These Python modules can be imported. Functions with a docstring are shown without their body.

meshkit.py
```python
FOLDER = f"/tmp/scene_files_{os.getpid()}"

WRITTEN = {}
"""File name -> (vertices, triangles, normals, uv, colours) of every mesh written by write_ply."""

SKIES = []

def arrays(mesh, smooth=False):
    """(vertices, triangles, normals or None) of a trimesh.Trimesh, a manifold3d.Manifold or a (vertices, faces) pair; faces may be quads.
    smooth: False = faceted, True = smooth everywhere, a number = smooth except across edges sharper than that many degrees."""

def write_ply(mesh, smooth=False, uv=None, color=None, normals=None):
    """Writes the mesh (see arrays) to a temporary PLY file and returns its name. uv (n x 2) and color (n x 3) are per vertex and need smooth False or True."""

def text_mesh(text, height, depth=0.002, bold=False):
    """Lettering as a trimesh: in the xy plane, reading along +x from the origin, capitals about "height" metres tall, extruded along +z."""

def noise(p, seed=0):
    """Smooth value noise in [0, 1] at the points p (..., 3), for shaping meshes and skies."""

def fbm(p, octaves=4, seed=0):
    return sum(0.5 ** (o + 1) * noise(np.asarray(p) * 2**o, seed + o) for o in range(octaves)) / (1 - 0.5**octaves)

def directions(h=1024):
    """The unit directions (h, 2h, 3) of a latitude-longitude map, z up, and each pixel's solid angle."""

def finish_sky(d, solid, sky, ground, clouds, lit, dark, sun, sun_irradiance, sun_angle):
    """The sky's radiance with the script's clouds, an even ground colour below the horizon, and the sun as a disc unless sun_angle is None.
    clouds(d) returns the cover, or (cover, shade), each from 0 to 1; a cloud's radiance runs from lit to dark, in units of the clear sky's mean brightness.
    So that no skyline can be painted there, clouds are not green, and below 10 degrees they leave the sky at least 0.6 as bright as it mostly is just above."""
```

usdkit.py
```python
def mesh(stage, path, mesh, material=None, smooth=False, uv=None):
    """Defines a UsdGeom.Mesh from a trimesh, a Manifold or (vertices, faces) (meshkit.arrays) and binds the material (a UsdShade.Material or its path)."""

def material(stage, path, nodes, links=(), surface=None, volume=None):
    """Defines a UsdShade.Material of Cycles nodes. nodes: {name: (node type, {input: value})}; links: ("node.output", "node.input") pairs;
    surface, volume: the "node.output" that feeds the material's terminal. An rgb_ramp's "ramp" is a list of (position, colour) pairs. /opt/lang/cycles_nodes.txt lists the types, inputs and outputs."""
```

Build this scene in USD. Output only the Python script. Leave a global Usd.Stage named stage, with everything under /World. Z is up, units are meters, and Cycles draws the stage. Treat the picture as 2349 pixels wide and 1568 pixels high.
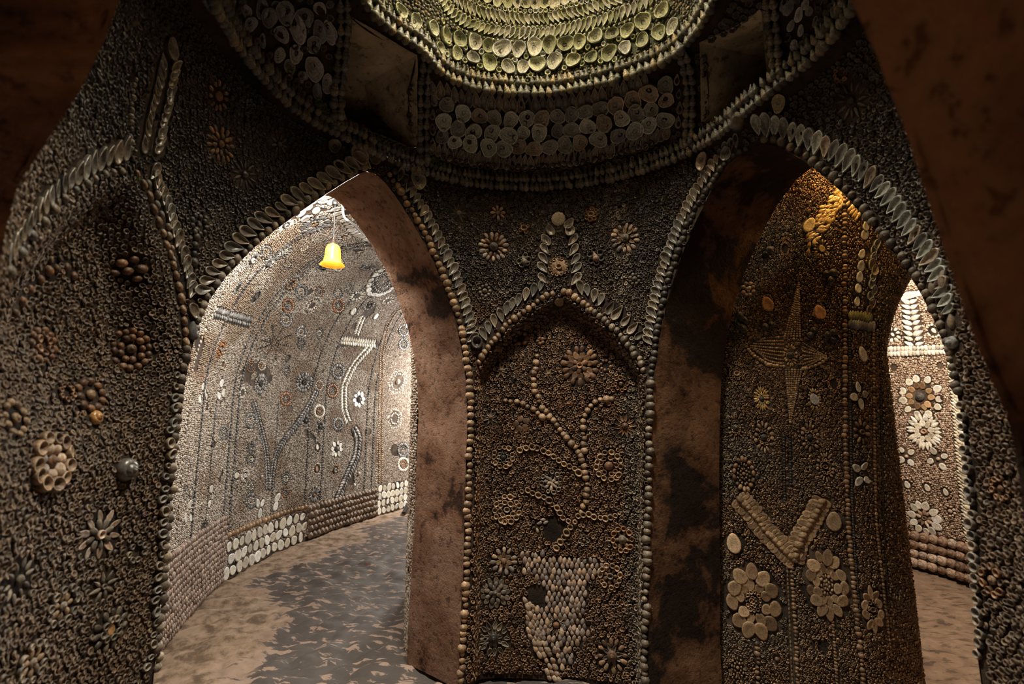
import math, random
import numpy as np
import usdkit, meshkit
from pxr import Usd, UsdGeom, UsdLux, UsdShade, Gf, Sdf, Vt
from shapely.geometry import Polygon, Point, box as sbox
from shapely import contains_xy
import trimesh

# ---------------------------------------------------------------- camera, lights, exposure
stage = Usd.Stage.CreateInMemory()
UsdGeom.Xform.Define(stage, '/World'); UsdGeom.Scope.Define(stage, '/World/Looks')
CAM = np.array([0., 0., 1.2]); PITCH = 0.148; FPX = 2349 * 17.0 / 36.0
cam = UsdGeom.Camera.Define(stage, '/World/camera')
cam.AddTranslateOp().Set(tuple(CAM)); cam.AddRotateXOp().Set(90 + math.degrees(PITCH))
cam.CreateFocalLengthAttr(17.0); cam.CreateHorizontalApertureAttr(36.0)
cam.CreateFStopAttr(2.8); cam.CreateFocusDistanceAttr(2.35)
cam.CreateClippingRangeAttr((0.02, 100.0)); cam.CreateExposureAttr(0.0)
cam.CreateVerticalApertureAttr(36.0 * 1568 / 2349)

def disk_light(name, pos, radius, power, color, rot=(0, 0, 0)):
    l = UsdLux.DiskLight.Define(stage, '/World/' + name)
    l.AddTranslateOp().Set(pos); l.AddRotateXYZOp().Set(rot)
    l.CreateRadiusAttr(radius); l.CreateIntensityAttr(power); l.CreateColorAttr(color)
    return l
def ball_light(name, pos, radius, power, color):
    l = UsdLux.SphereLight.Define(stage, '/World/' + name)
    l.AddTranslateOp().Set(pos); l.CreateRadiusAttr(radius); l.CreateIntensityAttr(power); l.CreateColorAttr(color)
    return l
# daylight through the skylight over the dome; lamps of the passages; added fills
disk_light('skylight', (0.072, 1.36, 3.75), 0.24, 410.0, (1.0, 0.955, 0.83))
disk_light('added_dome_fill', (0.072, 1.36, 3.40), 0.26, 27.0, (1.0, 0.99, 0.86))  # extra disk added below the skylight to brighten dome and drum
ball_light('passage_end_light', (-0.45, 6.6, 1.85), 0.10, 800.0, (1.0, 0.95, 0.88))
ball_light('passage_mouth_fill', (-0.96, 2.33, 2.40), 0.05, 1200.0, (1.0, 0.95, 0.86))  # unseen fill added to brighten the left passage, no fixture
ball_light('right_passage_light', (2.45, 2.9, 2.2), 0.08, 520.0, (1.0, 0.82, 0.62))
ball_light('archway_lamp_light', (1.52, 2.0, 2.42), 0.03, 300.0, (1.0, 0.60, 0.2))
ball_light('entrance_lamp_light', (0.0, -0.9, 1.95), 0.08, 24.0, (1.0, 0.62, 0.32))

# ---------------------------------------------------------------- helpers
def px_dir(p):
    p = np.atleast_2d(np.asarray(p, float))
    x = p[:, 0] - 1174.5; u = 784 - p[:, 1]; c, s = math.cos(PITCH), math.sin(PITCH)
    return np.stack([x, FPX * c - u * s, FPX * s + u * c], 1) / FPX
def proj(P):
    d = np.asarray(P, float) - CAM; c, s = math.cos(PITCH), math.sin(PITCH)
    f = d[..., 1] * c + d[..., 2] * s; u = -d[..., 1] * s + d[..., 2] * c
    f = np.maximum(f, 1e-3)
    return np.stack([1174.5 + FPX * d[..., 0] / f, 784 - FPX * u / f], -1), f
def unit(v): return v / np.maximum(np.linalg.norm(v, axis=-1, keepdims=True), 1e-12)
def smooth01(t): t = np.clip(t, 0, 1); return t * t * (3 - 2 * t)
def resample(pts, step=None, n=None):
    p = np.asarray(pts, float); d = np.r_[0, np.cumsum(np.linalg.norm(np.diff(p, axis=0), axis=1))]
    n = n or max(2, int(round(d[-1] / step)) + 1); t = np.linspace(0, d[-1], n)
    return np.stack([np.interp(t, d, p[:, k]) for k in range(p.shape[1])], 1)
def smooth_line(pts, n, closed=False):
    from scipy.interpolate import PchipInterpolator
    p = np.asarray(pts, float); d = np.r_[0, np.cumsum(np.linalg.norm(np.diff(p, axis=0), axis=1))]
    return PchipInterpolator(d, p, axis=0)(np.linspace(0, d[-1], n))

NAMES = {}
def numbered(parent, name):
    k = NAMES.get((parent, name), 0); NAMES[(parent, name)] = k + 1
    return f'{parent}/{name}' if k == 0 else f'{parent}/{name}_{k:03d}'
def tag(prim, label=None, cat=None, group=None, kind=None):
    for k, v in (('label', label), ('category', cat), ('group', group), ('kind', kind)):
        if v: prim.SetCustomDataByKey(k, v)
def define_mesh(parent, name, v, f, mat, n=None, tint=None, uv=None):
    path = numbered(parent, name); m = UsdGeom.Mesh.Define(stage, path)
    f = np.asarray(f, np.int32); v = np.asarray(v, np.float32)
    m.CreatePointsAttr(Vt.Vec3fArray.FromNumpy(v))
    m.CreateFaceVertexCountsAttr(Vt.IntArray.FromNumpy(np.full(len(f), f.shape[1], np.int32)))
    m.CreateFaceVertexIndicesAttr(Vt.IntArray.FromNumpy(np.ascontiguousarray(f).ravel()))
    m.CreateSubdivisionSchemeAttr('none')
    if n is not None:
        m.CreateNormalsAttr(Vt.Vec3fArray.FromNumpy(np.asarray(n, np.float32))); m.SetNormalsInterpolation('vertex')
    if tint is not None:
        UsdGeom.PrimvarsAPI(m).CreatePrimvar('tint', Sdf.ValueTypeNames.Color3fArray, 'vertex').Set(Vt.Vec3fArray.FromNumpy(np.asarray(tint, np.float32)))
    UsdShade.MaterialBindingAPI.Apply(m.GetPrim()).Bind(mat)
    return m.GetPrim()
def vert_normals(v, f):
    n = np.zeros_like(v); q = f.shape[1]
    t = f if q == 3 else np.vstack([f[:, [0, 1, 2]], f[:, [0, 2, 3]]])
    c = np.cross(v[t[:, 1]] - v[t[:, 0]], v[t[:, 2]] - v[t[:, 0]])
    for k in range(3): np.add.at(n, t[:, k], c)
    return unit(n)
def grid_faces(nu, nv):
    i, j = np.meshgrid(np.arange(nu - 1), np.arange(nv - 1), indexing='ij'); a = (i * nv + j).ravel()
    return np.stack([a, a + nv, a + nv + 1, a + 1], 1)
def xform(name, label=None, cat=None, group=None, kind=None, parent='/World'):
    path = numbered(parent, name); x = UsdGeom.Xform.Define(stage, path).GetPrim()
    tag(x, label, cat, group, kind); return path

# ---------------------------------------------------------------- materials
def LK(n): return '/World/Looks/' + n
def shell_material(name, rough, spec, sat=1.0):
    return usdkit.material(stage, LK(name), {
        'a': ('attribute', {'attribute': 'tint'}),
        'g': ('geometry', {}),
        'n': ('noise_texture', {'scale': 160.0, 'detail': 3.0, 'roughness': 0.65}),
        'r': ('map_range', {'from_min': 0.3, 'from_max': 0.72, 'to_min': 0.45, 'to_max': 1.4}),
        'm': ('vector_math', {'math_type': 'scale'}),
        'b': ('bump', {'strength': 0.35, 'distance': 0.0015}),
        'p': ('principled_bsdf', {'roughness': rough, 'specular_ior_level': spec})},
        [('a.vector', 'm.vector1'), ('g.position', 'n.vector'), ('n.fac', 'r.value'), ('r.result', 'm.scale'), ('m.vector', 'p.base_color'),
         ('n.fac', 'b.height'), ('b.normal', 'p.normal')], surface='p.BSDF')
def plaster_material(name, dark, mid, light, scale, thr=(0.40, 0.5, 0.62), bump=0.5, rough=0.85):
    return usdkit.material(stage, LK(name), {
        'g': ('geometry', {}),
        'n1': ('noise_texture', {'scale': scale, 'detail': 8.0, 'roughness': 0.62, 'distortion': 0.4}),
        'n2': ('noise_texture', {'scale': scale * 9, 'detail': 5.0, 'roughness': 0.7}),
        'n3': ('noise_texture', {'scale': scale * 30, 'detail': 3.0, 'roughness': 0.6}),
        'c1': ('rgb_ramp', {'ramp': [(0.0, dark), (thr[0], dark), (thr[1], mid), (thr[2], light), (1.0, light)]}),
        'c2': ('rgb_ramp', {'ramp': [(0.0, (0.25, 0.22, 0.2)), (0.385, (0.45, 0.42, 0.4)), (0.44, (0.95, 0.95, 0.95)), (1.0, (1.4, 1.36, 1.32))]}),
        'mu': ('mix', {'mix_type': 'multiply', 'fac': 1.0}),
        'ad': ('math', {'math_type': 'multiply_add', 'value2': 0.35}),
        'b': ('bump', {'strength': bump, 'distance': 0.012}),
        'p': ('principled_bsdf', {'roughness': rough, 'specular_ior_level': 0.25})},
        [('g.position', 'n1.vector'), ('g.position', 'n2.vector'), ('g.position', 'n3.vector'), ('n1.fac', 'c1.fac'), ('n2.fac', 'c2.fac'),
         ('c1.color', 'mu.color1'), ('c2.color', 'mu.color2'), ('mu.color', 'p.base_color'), ('n3.fac', 'ad.value1'), ('n2.fac', 'ad.value3'),
         ('ad.value', 'b.height'), ('b.normal', 'p.normal')], surface='p.BSDF')
SHELL = shell_material('shell', 0.5, 0.4)
GLOSS = shell_material('glossy_shell', 0.3, 0.6)
PALE = shell_material('pale_shell', 0.55, 0.3)
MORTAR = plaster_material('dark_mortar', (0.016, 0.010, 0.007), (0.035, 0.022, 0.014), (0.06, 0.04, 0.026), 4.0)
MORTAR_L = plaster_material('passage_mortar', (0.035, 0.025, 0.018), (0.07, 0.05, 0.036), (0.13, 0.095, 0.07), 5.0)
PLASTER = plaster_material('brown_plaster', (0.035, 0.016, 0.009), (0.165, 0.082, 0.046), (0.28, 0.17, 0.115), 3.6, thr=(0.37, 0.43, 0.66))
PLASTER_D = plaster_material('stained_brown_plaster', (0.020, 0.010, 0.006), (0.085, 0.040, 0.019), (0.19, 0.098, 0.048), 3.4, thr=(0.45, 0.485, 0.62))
NICHE = plaster_material('niche_plaster', (0.20, 0.165, 0.11), (0.37, 0.30, 0.20), (0.5, 0.42, 0.30), 3.0)
ROUGH = plaster_material('rough_plaster', (0.05, 0.022, 0.010), (0.20, 0.088, 0.04), (0.36, 0.18, 0.09), 4.5, bump=0.9)

# ---------------------------------------------------------------- surfaces
class Surf:
    """A parametric wall P(u, v) with a grid for tracing pixels onto it."""
    def __init__(s, P, u, v, inside):
        s.P, s.u, s.v, s.inside, s.first = P, u, v, np.asarray(inside, float), False
        U, V = np.meshgrid(u, v, indexing='ij'); s.pts = P(U.ravel(), V.ravel())
        q = grid_faces(len(u), len(v)); s.quads = q
        s.tri = np.vstack([q[:, [0, 1, 2]], q[:, [0, 2, 3]]]); s.uv = np.stack([U.ravel(), V.ravel()], 1)
        w = proj(s.pts)[0][s.tri]; s.lo, s.hi = w.min(1) - 1, w.max(1) + 1
    def hit(s, px, near=False):
        px = np.atleast_2d(np.asarray(px, float)); D = px_dir(px); out = np.full((len(D), 2), np.nan)
        for i, d in enumerate(D):
            c = np.where((s.lo[:, 0] <= px[i, 0]) & (s.hi[:, 0] >= px[i, 0]) & (s.lo[:, 1] <= px[i, 1]) & (s.hi[:, 1] >= px[i, 1]))[0]
            if not len(c): continue
            A = s.pts[s.tri[c, 0]]; E1 = s.pts[s.tri[c, 1]] - A; E2 = s.pts[s.tri[c, 2]] - A; T = CAM - A; Q = np.cross(T, E1)
            h = np.cross(d, E2); det = (E1 * h).sum(1); det = np.where(np.abs(det) < 1e-12, 1e-12, det)
            b = (T * h).sum(1) / det; g = (Q @ d) / det; t = (E2 * Q).sum(1) / det
            ok = np.where((b >= -1e-6) & (g >= -1e-6) & (b + g <= 1 + 1e-6) & (t > 0.02))[0]
            if len(ok):
                k = ok[np.argmin(t[ok])] if near or s.first else ok[np.argmax(t[ok])]
                uv = s.uv[s.tri[c[k]]]; out[i] = uv[0] * (1 - b[k] - g[k]) + uv[1] * b[k] + uv[2] * g[k]
        return out
    def frame(s, uv, e=2e-3):
        u, v = np.asarray(uv, float).T
        p = s.P(u, v); du = s.P(u + e, v) - s.P(u - e, v); dv = s.P(u, v + e) - s.P(u, v - e)
        n = unit(np.cross(du, dv)); n *= np.sign(((s.inside - p) * n).sum(1) if s.inside.ndim == 1 else ((s.inside[0] - p) * n).sum(1))[:, None]
        up = unit(dv); return p, n, up
    def rows(s, u0, u1, v0, v1, pitch, rng, jit=0.16, stag=0.5, vs=0.86):
        """Staggered rows of points, evenly spaced on the surface itself."""
        uu = np.linspace(u0, u1, 240); out = []; v = v0; k = 0; um = np.linspace(u0, u1, 9)
        while v < v1:
            p = s.P(uu, np.full(240, v)); L = np.r_[0, np.cumsum(np.linalg.norm(np.diff(p, axis=0), axis=1))]
            t = np.arange((k % 2) * stag * pitch, L[-1], pitch); t = t + rng.normal(0, jit * pitch, len(t))
            out.append(np.stack([np.interp(t, L, uu), v + rng.normal(0, jit * pitch * 0.8, len(t)) * s.dv_unit(um, v)], 1))
            v += pitch * vs * s.dv_unit(um, v); k += 1
        return np.vstack(out)
    def dv_unit(s, um, v):
        d = np.linalg.norm(s.P(um, np.full(len(um), v + 1e-3)) - s.P(um, np.full(len(um), v - 1e-3)), axis=1).mean() / 2e-3
        return 1.0 / max(d, 1e-6)

PI = math.pi; C = np.array([0.072, 1.393]); ZR = 2.35; Z2 = 2.63
def plane_px(px, z):
    d = px_dir(px); return CAM + d * ((z - CAM[2]) / d[:, 2])[:, None]
def ring_fn(px, z, default):
    q = plane_px(px, z)[:, :2] - C; a = np.arctan2(q[:, 0], q[:, 1]); r = np.hypot(*q.T); o = np.argsort(a); a, r = a[o], r[o]
    A = np.linspace(-math.pi, math.pi, 361); W = np.minimum(np.abs(A - a[0]), np.abs(A - a[-1])); inn = (A >= a[0]) & (A <= a[-1])
    R = np.where(inn, np.interp(A, a, r), default + (np.interp(A, [a[0], a[-1]], [r[0], r[-1]]) - default) * np.exp(-(W / 0.5) ** 2))
    k = np.exp(-np.linspace(-2, 2, 25) ** 2); k /= k.sum(); R = np.convolve(np.r_[R[-13:-1], R, R[1:13]], k, 'valid')
    return lambda x: np.interp((np.asarray(x) + math.pi) % (2 * math.pi) - math.pi, A, R)
R1 = ring_fn([(1009,400),(1074,414),(1155,423),(1255,424),(1430,398),(1495,379),(1592,340),(724,278),(634,208),(559,118),(511,48),(817,317),(1736,224),(1821,163),(1877,121),(1933,50)], ZR, 0.90)
R2 = ring_fn([(971,107),(1016,168),(1074,194),(1168,207),(1236,210),(1326,197),(1385,184),(1462,162),(1543,126),(895,62),(853,28)], Z2, 0.60)
LOWA = np.radians([-180, -150, -125, -98, -70, -45, -17, 10, 36, 62, 85, 108, 130, 150, 180])
LOWR = np.array([1.04, 1.06, 1.10, 1.10, 1.04, 1.0, 0.985, 0.945, 0.99, 1.03, 1.10, 1.12, 1.10, 1.06, 1.04])
from scipy.interpolate import CubicSpline
_low = CubicSpline(LOWA, LOWR, bc_type='periodic')
def wrap(a): return (np.asarray(a) + math.pi) % (2 * math.pi) - math.pi
def r_room(a, z):
    rt = R1(a) + 0.012; t = np.clip((z - 1.40) / (ZR - 1.40), 0, 1)
    return rt + (_low(wrap(a)) - rt) * np.sqrt(np.clip(1 - t ** 2.2, 0, 1))
_REC = None
def around(a, r, z): return np.stack([C[0] + r * np.sin(a), C[1] + r * np.cos(a), np.asarray(z, float) + 0 * a], -1)
def P_room(a, z):
    r = r_room(a, np.minimum(z, ZR - 1e-4))
    if _REC is not None: r = r + _REC(np.stack([wrap(a), np.asarray(z, float) + 0 * np.asarray(a)], -1))
    return around(a, r, z)
ROOM = Surf(P_room, np.linspace(-PI, PI, 361), np.linspace(0, ZR - 0.002, 95), (C[0], C[1], 1.3))
# the blind arches are shallow recesses in the wall
REC_F = [(1090,860),(1098,838),(1120,802),(1150,768),(1206,720),(1262,686),(1285,676),(1310,686),(1354,720),(1412,764),(1452,812),(1478,862),(1484,1000),(1480,1540)]
REC_L = [(310,436),(334,492),(352,546),(370,600),(384,652),(394,706),(400,770),(392,850),(376,950),(364,1100),(350,1300),(336,1540)]
REC_L2 = [(280,408),(246,412),(214,424),(176,446),(140,474),(99,525),(66,562),(40,600),(12,645),(2,665)]
from scipy.interpolate import RegularGridInterpolator
from scipy.ndimage import distance_transform_edt
_f = ROOM.hit(REC_F); _l = ROOM.hit(REC_L); _l2 = ROOM.hit(REC_L2); _bl = _l2[-1]
_pf = Polygon(np.vstack([_f, [_f[-1, 0], -0.5], [_f[0, 0] - 0.01, -0.5]])).buffer(0); _pl = Polygon(np.vstack([_l2[::-1], _l, [_l[-1, 0], -0.5], [_bl[0] - 0.10, -0.5], [_bl[0] - 0.10, _bl[1] - 0.2]])).buffer(0)
_a = np.linspace(-PI, PI, 1441); _z = np.linspace(-0.5, 2.5, 688); _A, _Z = np.meshgrid(_a, _z, indexing='ij'); _dist = lambda pg: distance_transform_edt(contains_xy(pg, _A.ravel(), _Z.ravel()).reshape(_A.shape)) * 0.00436
_dep = 0.075 * smooth01((_dist(_pf) - 0.004) / 0.055) + 0.06 * smooth01((_dist(_pl) - 0.004) / 0.13) * smooth01((_Z - 1.05) / 0.35)
_REC = RegularGridInterpolator((_a, _z), _dep, bounds_error=False, fill_value=0.0)
ROOM = Surf(P_room, np.linspace(-PI, PI, 541), np.linspace(0, ZR - 0.002, 141), (C[0], C[1], 1.3))
def P_drum(a, z):
    t = np.clip((z - ZR) / (Z2 - ZR), -0.1, 1.1); r = (R1(a) + 0.012) * (1 - t) + R2(a) * t + 0.05 * np.sin(np.clip(t, 0, 1) * PI)
    return around(a, r, z)
DRUM = Surf(P_drum, np.linspace(-PI, PI, 361), np.linspace(ZR, Z2, 25), (C[0], C[1], 2.0))
Z3 = 3.16
def P_dome(a, z):
    t = np.clip((z - Z2) / (Z3 - Z2), -0.05, 1.02); f = np.sqrt(np.clip(1 - np.abs(t) ** 1.9 * 0.86, 0, 2))
    return around(a, (R2(a) - 0.01) * f * (1 - 0.0 * t), z)
DOME = Surf(P_dome, np.linspace(-PI, PI, 241), np.linspace(Z2, Z3, 41), (C[0], C[1], 2.3))

# passages: outer wall, vault and inner wall swept along a path
def passage_fn(outer, inner, frac, zs, zr):
    n = 60; o = smooth_line(outer, n); i = smooth_line(inner, n); L = np.r_[0, np.cumsum(np.linalg.norm(np.diff(o, axis=0), axis=1))]
    th = np.linspace(0, PI / 2, 40)
    def prof(f):  # (across 0..1, height) against arc length in metres for a 1.5 m wide passage
        x = np.r_[0, f * (1 - np.cos(th)) ** 1.0, f + (1 - f) * np.sin(th)[1:], 1]; z = np.r_[0, zs + (zr - zs) * np.sin(th) ** 1.15, zs + (zr - zs) * np.cos(th)[1:] ** 1.15, 0]
        return x, z
    x, z = prof(frac); H = np.r_[0, np.cumsum(np.hypot(np.diff(x * 1.5), np.diff(z)))]
    def P(s, h):
        s = np.clip(s, 0, L[-1]); O = np.stack([np.interp(s, L, o[:, k]) for k in (0, 1)], -1); I = np.stack([np.interp(s, L, i[:, k]) for k in (0, 1)], -1)
        X = np.interp(h, H, x); Z = np.interp(h, H, z); q = O + (I - O) * X[..., None]
        return np.stack([q[..., 0], q[..., 1], Z], -1)
    return P, L[-1], H[-1], o, i
PL_OUT = [(-1.34,1.10),(-1.52,1.75),(-1.74,2.52),(-1.96,3.2),(-2.08,3.76),(-2.08,4.3),(-1.95,4.9),(-1.6,6.0),(-1.0,7.0),(0.0,7.5)]
PL_IN = [(-0.28,2.40),(-0.46,2.58),(-0.53,2.66),(-0.575,2.80),(-0.60,3.1),(-0.635,3.55),(-0.66,4.1),(-0.62,4.6),(-0.40,5.2),(0.2,5.7)]
P_pl, L_pl, H_pl, ol, il = passage_fn(PL_OUT, PL_IN, 0.68, 1.35, 2.52)
PASS_L = Surf(P_pl, np.linspace(0, L_pl, 140), np.linspace(0, H_pl, 110), (-1.25, 3.6, 1.2))
PR_OUT = [(1.30,1.02),(1.55,1.30),(2.2,1.7),(2.85,2.45),(3.20,3.2),(3.26,3.65),(3.12,4.2),(2.8,5.0),(2.2,5.7)]
PR_IN = [(0.86,2.62),(1.02,2.58),(1.50,2.40),(1.70,2.44),(1.80,2.62),(1.84,3.1),(1.84,3.6),(1.6,4.3),(1.3,4.9)]
def passage_r():
    ii = resample(PR_IN, n=100); return passage_fn(PR_OUT, ii, 0.55, 1.5, 2.62)
P_pr, L_pr, H_pr, orr, irr = passage_r()
PASS_R = Surf(P_pr, np.linspace(0, L_pr, 120), np.linspace(0, H_pr, 90), (2.4, 2.6, 1.2))
# the shell-covered corner wall seen through the right archway
W3 = resample(smooth_line([(0.86,2.41),(0.98,2.372),(1.25,2.288),(1.47,2.208),(1.535,2.198),(1.66,2.232),(1.78,2.285),(1.84,2.42),(1.86,2.7),(1.87,3.1)], 80), n=120)
W3L = np.r_[0, np.cumsum(np.linalg.norm(np.diff(W3, axis=0), axis=1))]
def P_w3(s, z):
    q = np.stack([np.interp(s, W3L, W3[:, k]) for k in (0, 1)], -1); lean = 0.16 * np.clip((z - 1.55) / 1.1, 0, 1) ** 2
    turn = smooth01((s - 0.74) / 0.16) * 0.24 * np.clip((z - 1.48) / 0.5, 0, 2) ** 1.5
    return np.stack([q[..., 0] + 0.2 * lean + turn, q[..., 1] - lean + 0.1 * turn, z], -1)
WALL3 = Surf(P_w3, np.linspace(0, W3L[-1], 100), np.linspace(0, 2.7, 70), (1.5, 0.5, 1.2)); WALL3.first = True

# ---------------------------------------------------------------- outlines of the openings, traced on the room wall
LEFT_ARCH = [(362,1450),(370,1350),(382,1220),(395,1110),(408,1000),(422,890),(436,810),(452,752),(478,690),(520,632),(570,578),(630,528),(690,484),(745,447),(790,418),(822,400),(842,393),(862,400),(885,422),(912,458),(945,510),(985,582),(1015,650),(1040,725),(1058,800),(1068,880),(1071,960),(1067,1100),(1062,1300),(1053,1500)]
RIGHT_ARCH = [(1488,1500),(1492,1300),(1494,1100),(1497,960),(1503,860),(1515,770),(1532,690),(1560,600),(1597,510),(1635,435),(1672,378),(1712,343),(1752,330),(1790,338),(1835,362),(1885,400),(1940,448),(1990,505),(2035,560),(2075,610),(2110,665),(2140,725),(2165,790),(2188,860),(2205,940),(2217,1040),(2228,1150),(2236,1280),(2242,1400),(2246,1500)]
NEAR_L = [(252,0),(240,50),(205,110),(180,165),(148,225),(108,290),(62,370),(20,430)]
NEAR_R = [(1985,0),(2035,120),(2080,240),(2125,380),(2165,500),(2205,620),(2240,740),(2285,850),(2335,960)]
def to_floor(uv):
    return np.vstack([[uv[0, 0], 0.0], uv, [uv[-1, 0], 0.0]])
KL = to_floor(ROOM.hit(LEFT_ARCH)); KR = to_floor(ROOM.hit(RIGHT_ARCH))
def near_trace(px): q = ROOM.hit(px, near=True); q[:, 0] = q[:, 0] % (2 * PI); return q
nl, nr = near_trace(NEAR_L), near_trace(NEAR_R)

# ---------------------------------------------------------------- structure
def clip_grid(surf, u0, u1, v0, v1, du, dv, holes):
    us = np.linspace(u0, u1, max(2, int(round((u1 - u0) / du)) + 1)); vs = np.linspace(v0, v1, max(2, int(round((v1 - v0) / dv)) + 1))
    V, F = [], []; n = 0
    U, W = np.meshgrid(us, vs, indexing='ij'); base = np.stack([U.ravel(), W.ravel()], 1); q = grid_faces(len(us), len(vs)); keep = np.ones(len(q), bool); extra = []
    for h in holes:
        ins = contains_xy(h, base[:, 0], base[:, 1])[q]; near = h.boundary
        for k in np.where(keep)[0]:
            c = base[q[k]]; x0, y0, x1, y1 = c[:, 0].min(), c[:, 1].min(), c[:, 0].max(), c[:, 1].max()
            if ins[k].all(): keep[k] = False
            elif ins[k].any() or near.intersects(sbox(x0, y0, x1, y1)):
                keep[k] = False; extra.append((sbox(x0, y0, x1, y1), h))
    V.append(base); F.append(np.vstack([q[keep][:, [0, 1, 2]], q[keep][:, [0, 2, 3]]])); n = len(base)
    for b, h in extra:
        g = b.difference(h)
        for p in getattr(g, 'geoms', [g]):
            if p.geom_type == 'Polygon' and p.area > 1e-9:
                try: v, f = trimesh.creation.triangulate_polygon(p, engine='earcut')
                except Exception: continue
                V.append(v); F.append(np.asarray(f) + n); n += len(v)
    uv = np.vstack(V); return uv, np.vstack(F)
def wall_mesh(parent, name, surf, uv, f, mat, rough=0.006, freq=14.0):
    p, nn, _ = surf.frame(uv); p = p + nn * ((meshkit.fbm(p * freq, 3, 5) - 0.5) * 2 * rough)[:, None]
    t = np.cross(p[f[:, 1]] - p[f[:, 0]], p[f[:, 2]] - p[f[:, 0]]); flip = (t * nn[f[:, 0]]).sum(1) < 0
    f = f.copy(); f[flip] = f[flip][:, [0, 2, 1]]
    return define_mesh(parent, name, p, f, mat, n=nn)

HL, HR = Polygon(KL), Polygon(KR)
apex_u = 3.27
near_poly = np.vstack([[nr[-1, 0] - 0.012, 0.0], nr[::-1], [3.02, 1.80], [3.13, 1.98], [apex_u, 2.07], [3.42, 1.98], [3.56, 1.80], nl, [nl[-1, 0] + 0.05, 1.42], [nl[-1, 0] + 0.07, 0.0]])
HN = Polygon(near_poly).buffer(0)
D2 = math.radians
W_FRONT = xform('wall_front', 'shell-covered front wall with a pointed blind arch between the two archways', 'wall', kind='structure')
W_LEFT = xform('wall_left', 'dark shell-covered wall with a blind arch on the left of the domed room', 'wall', kind='structure')
W_RIGHT = xform('wall_right', 'dark shell-covered wall around and right of the right archway', 'wall', kind='structure')
W_BACK = xform('wall_back', 'shell-covered wall around the rough opening nearest the viewer', 'wall', kind='structure')
def room_part(par, u0, u1, holes):
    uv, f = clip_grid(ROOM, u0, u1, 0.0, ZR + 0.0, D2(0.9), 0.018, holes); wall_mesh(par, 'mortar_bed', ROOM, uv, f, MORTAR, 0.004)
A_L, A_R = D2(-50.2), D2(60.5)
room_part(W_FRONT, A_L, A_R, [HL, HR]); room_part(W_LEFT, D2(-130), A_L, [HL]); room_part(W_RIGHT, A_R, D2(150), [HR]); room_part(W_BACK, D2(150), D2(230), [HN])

def reveal(name, label, P0, direction, depth, mat, n_across=18, amp=0.012, flare=0.0, step=0.035):
    """The plastered thickness of an opening: its outline swept through the wall."""
    p = resample(P0, step=step); d = np.asarray(direction, float); mid = p.mean(0)
    t = np.linspace(-0.01, 1, n_across); g = p[:, None] + d[None, None] * (t * depth)[None, :, None]
    tang = unit(np.gradient(p, axis=0)); nn = unit(np.cross(tang, d)); nn *= np.sign(((mid - p) * nn).sum(1))[:, None]
    g = g - nn[:, None] * (flare * t)[None, :, None]
    w = np.sin(np.clip(t, 0, 1) * PI) ** 0.5
    g = g + nn[:, None] * ((meshkit.fbm(g * 5.0, 4, 3) - 0.5) * 2 * amp * (0.35 + 0.65 * w)[None, :])[..., None]
    v = g.reshape(-1, 3); f = grid_faces(len(p), n_across)
    c = np.cross(v[f[:, 1]] - v[f[:, 0]], v[f[:, 2]] - v[f[:, 0]]); f = np.where(((nn.repeat(n_across, 0)[f[:, 0]] * c).sum(1) < 0)[:, None], f[:, ::-1], f)
    x = define_mesh('/World', name, v, f, mat, n=vert_normals(v, f)); tag(x, label, 'archway', kind='structure'); return g
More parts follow.
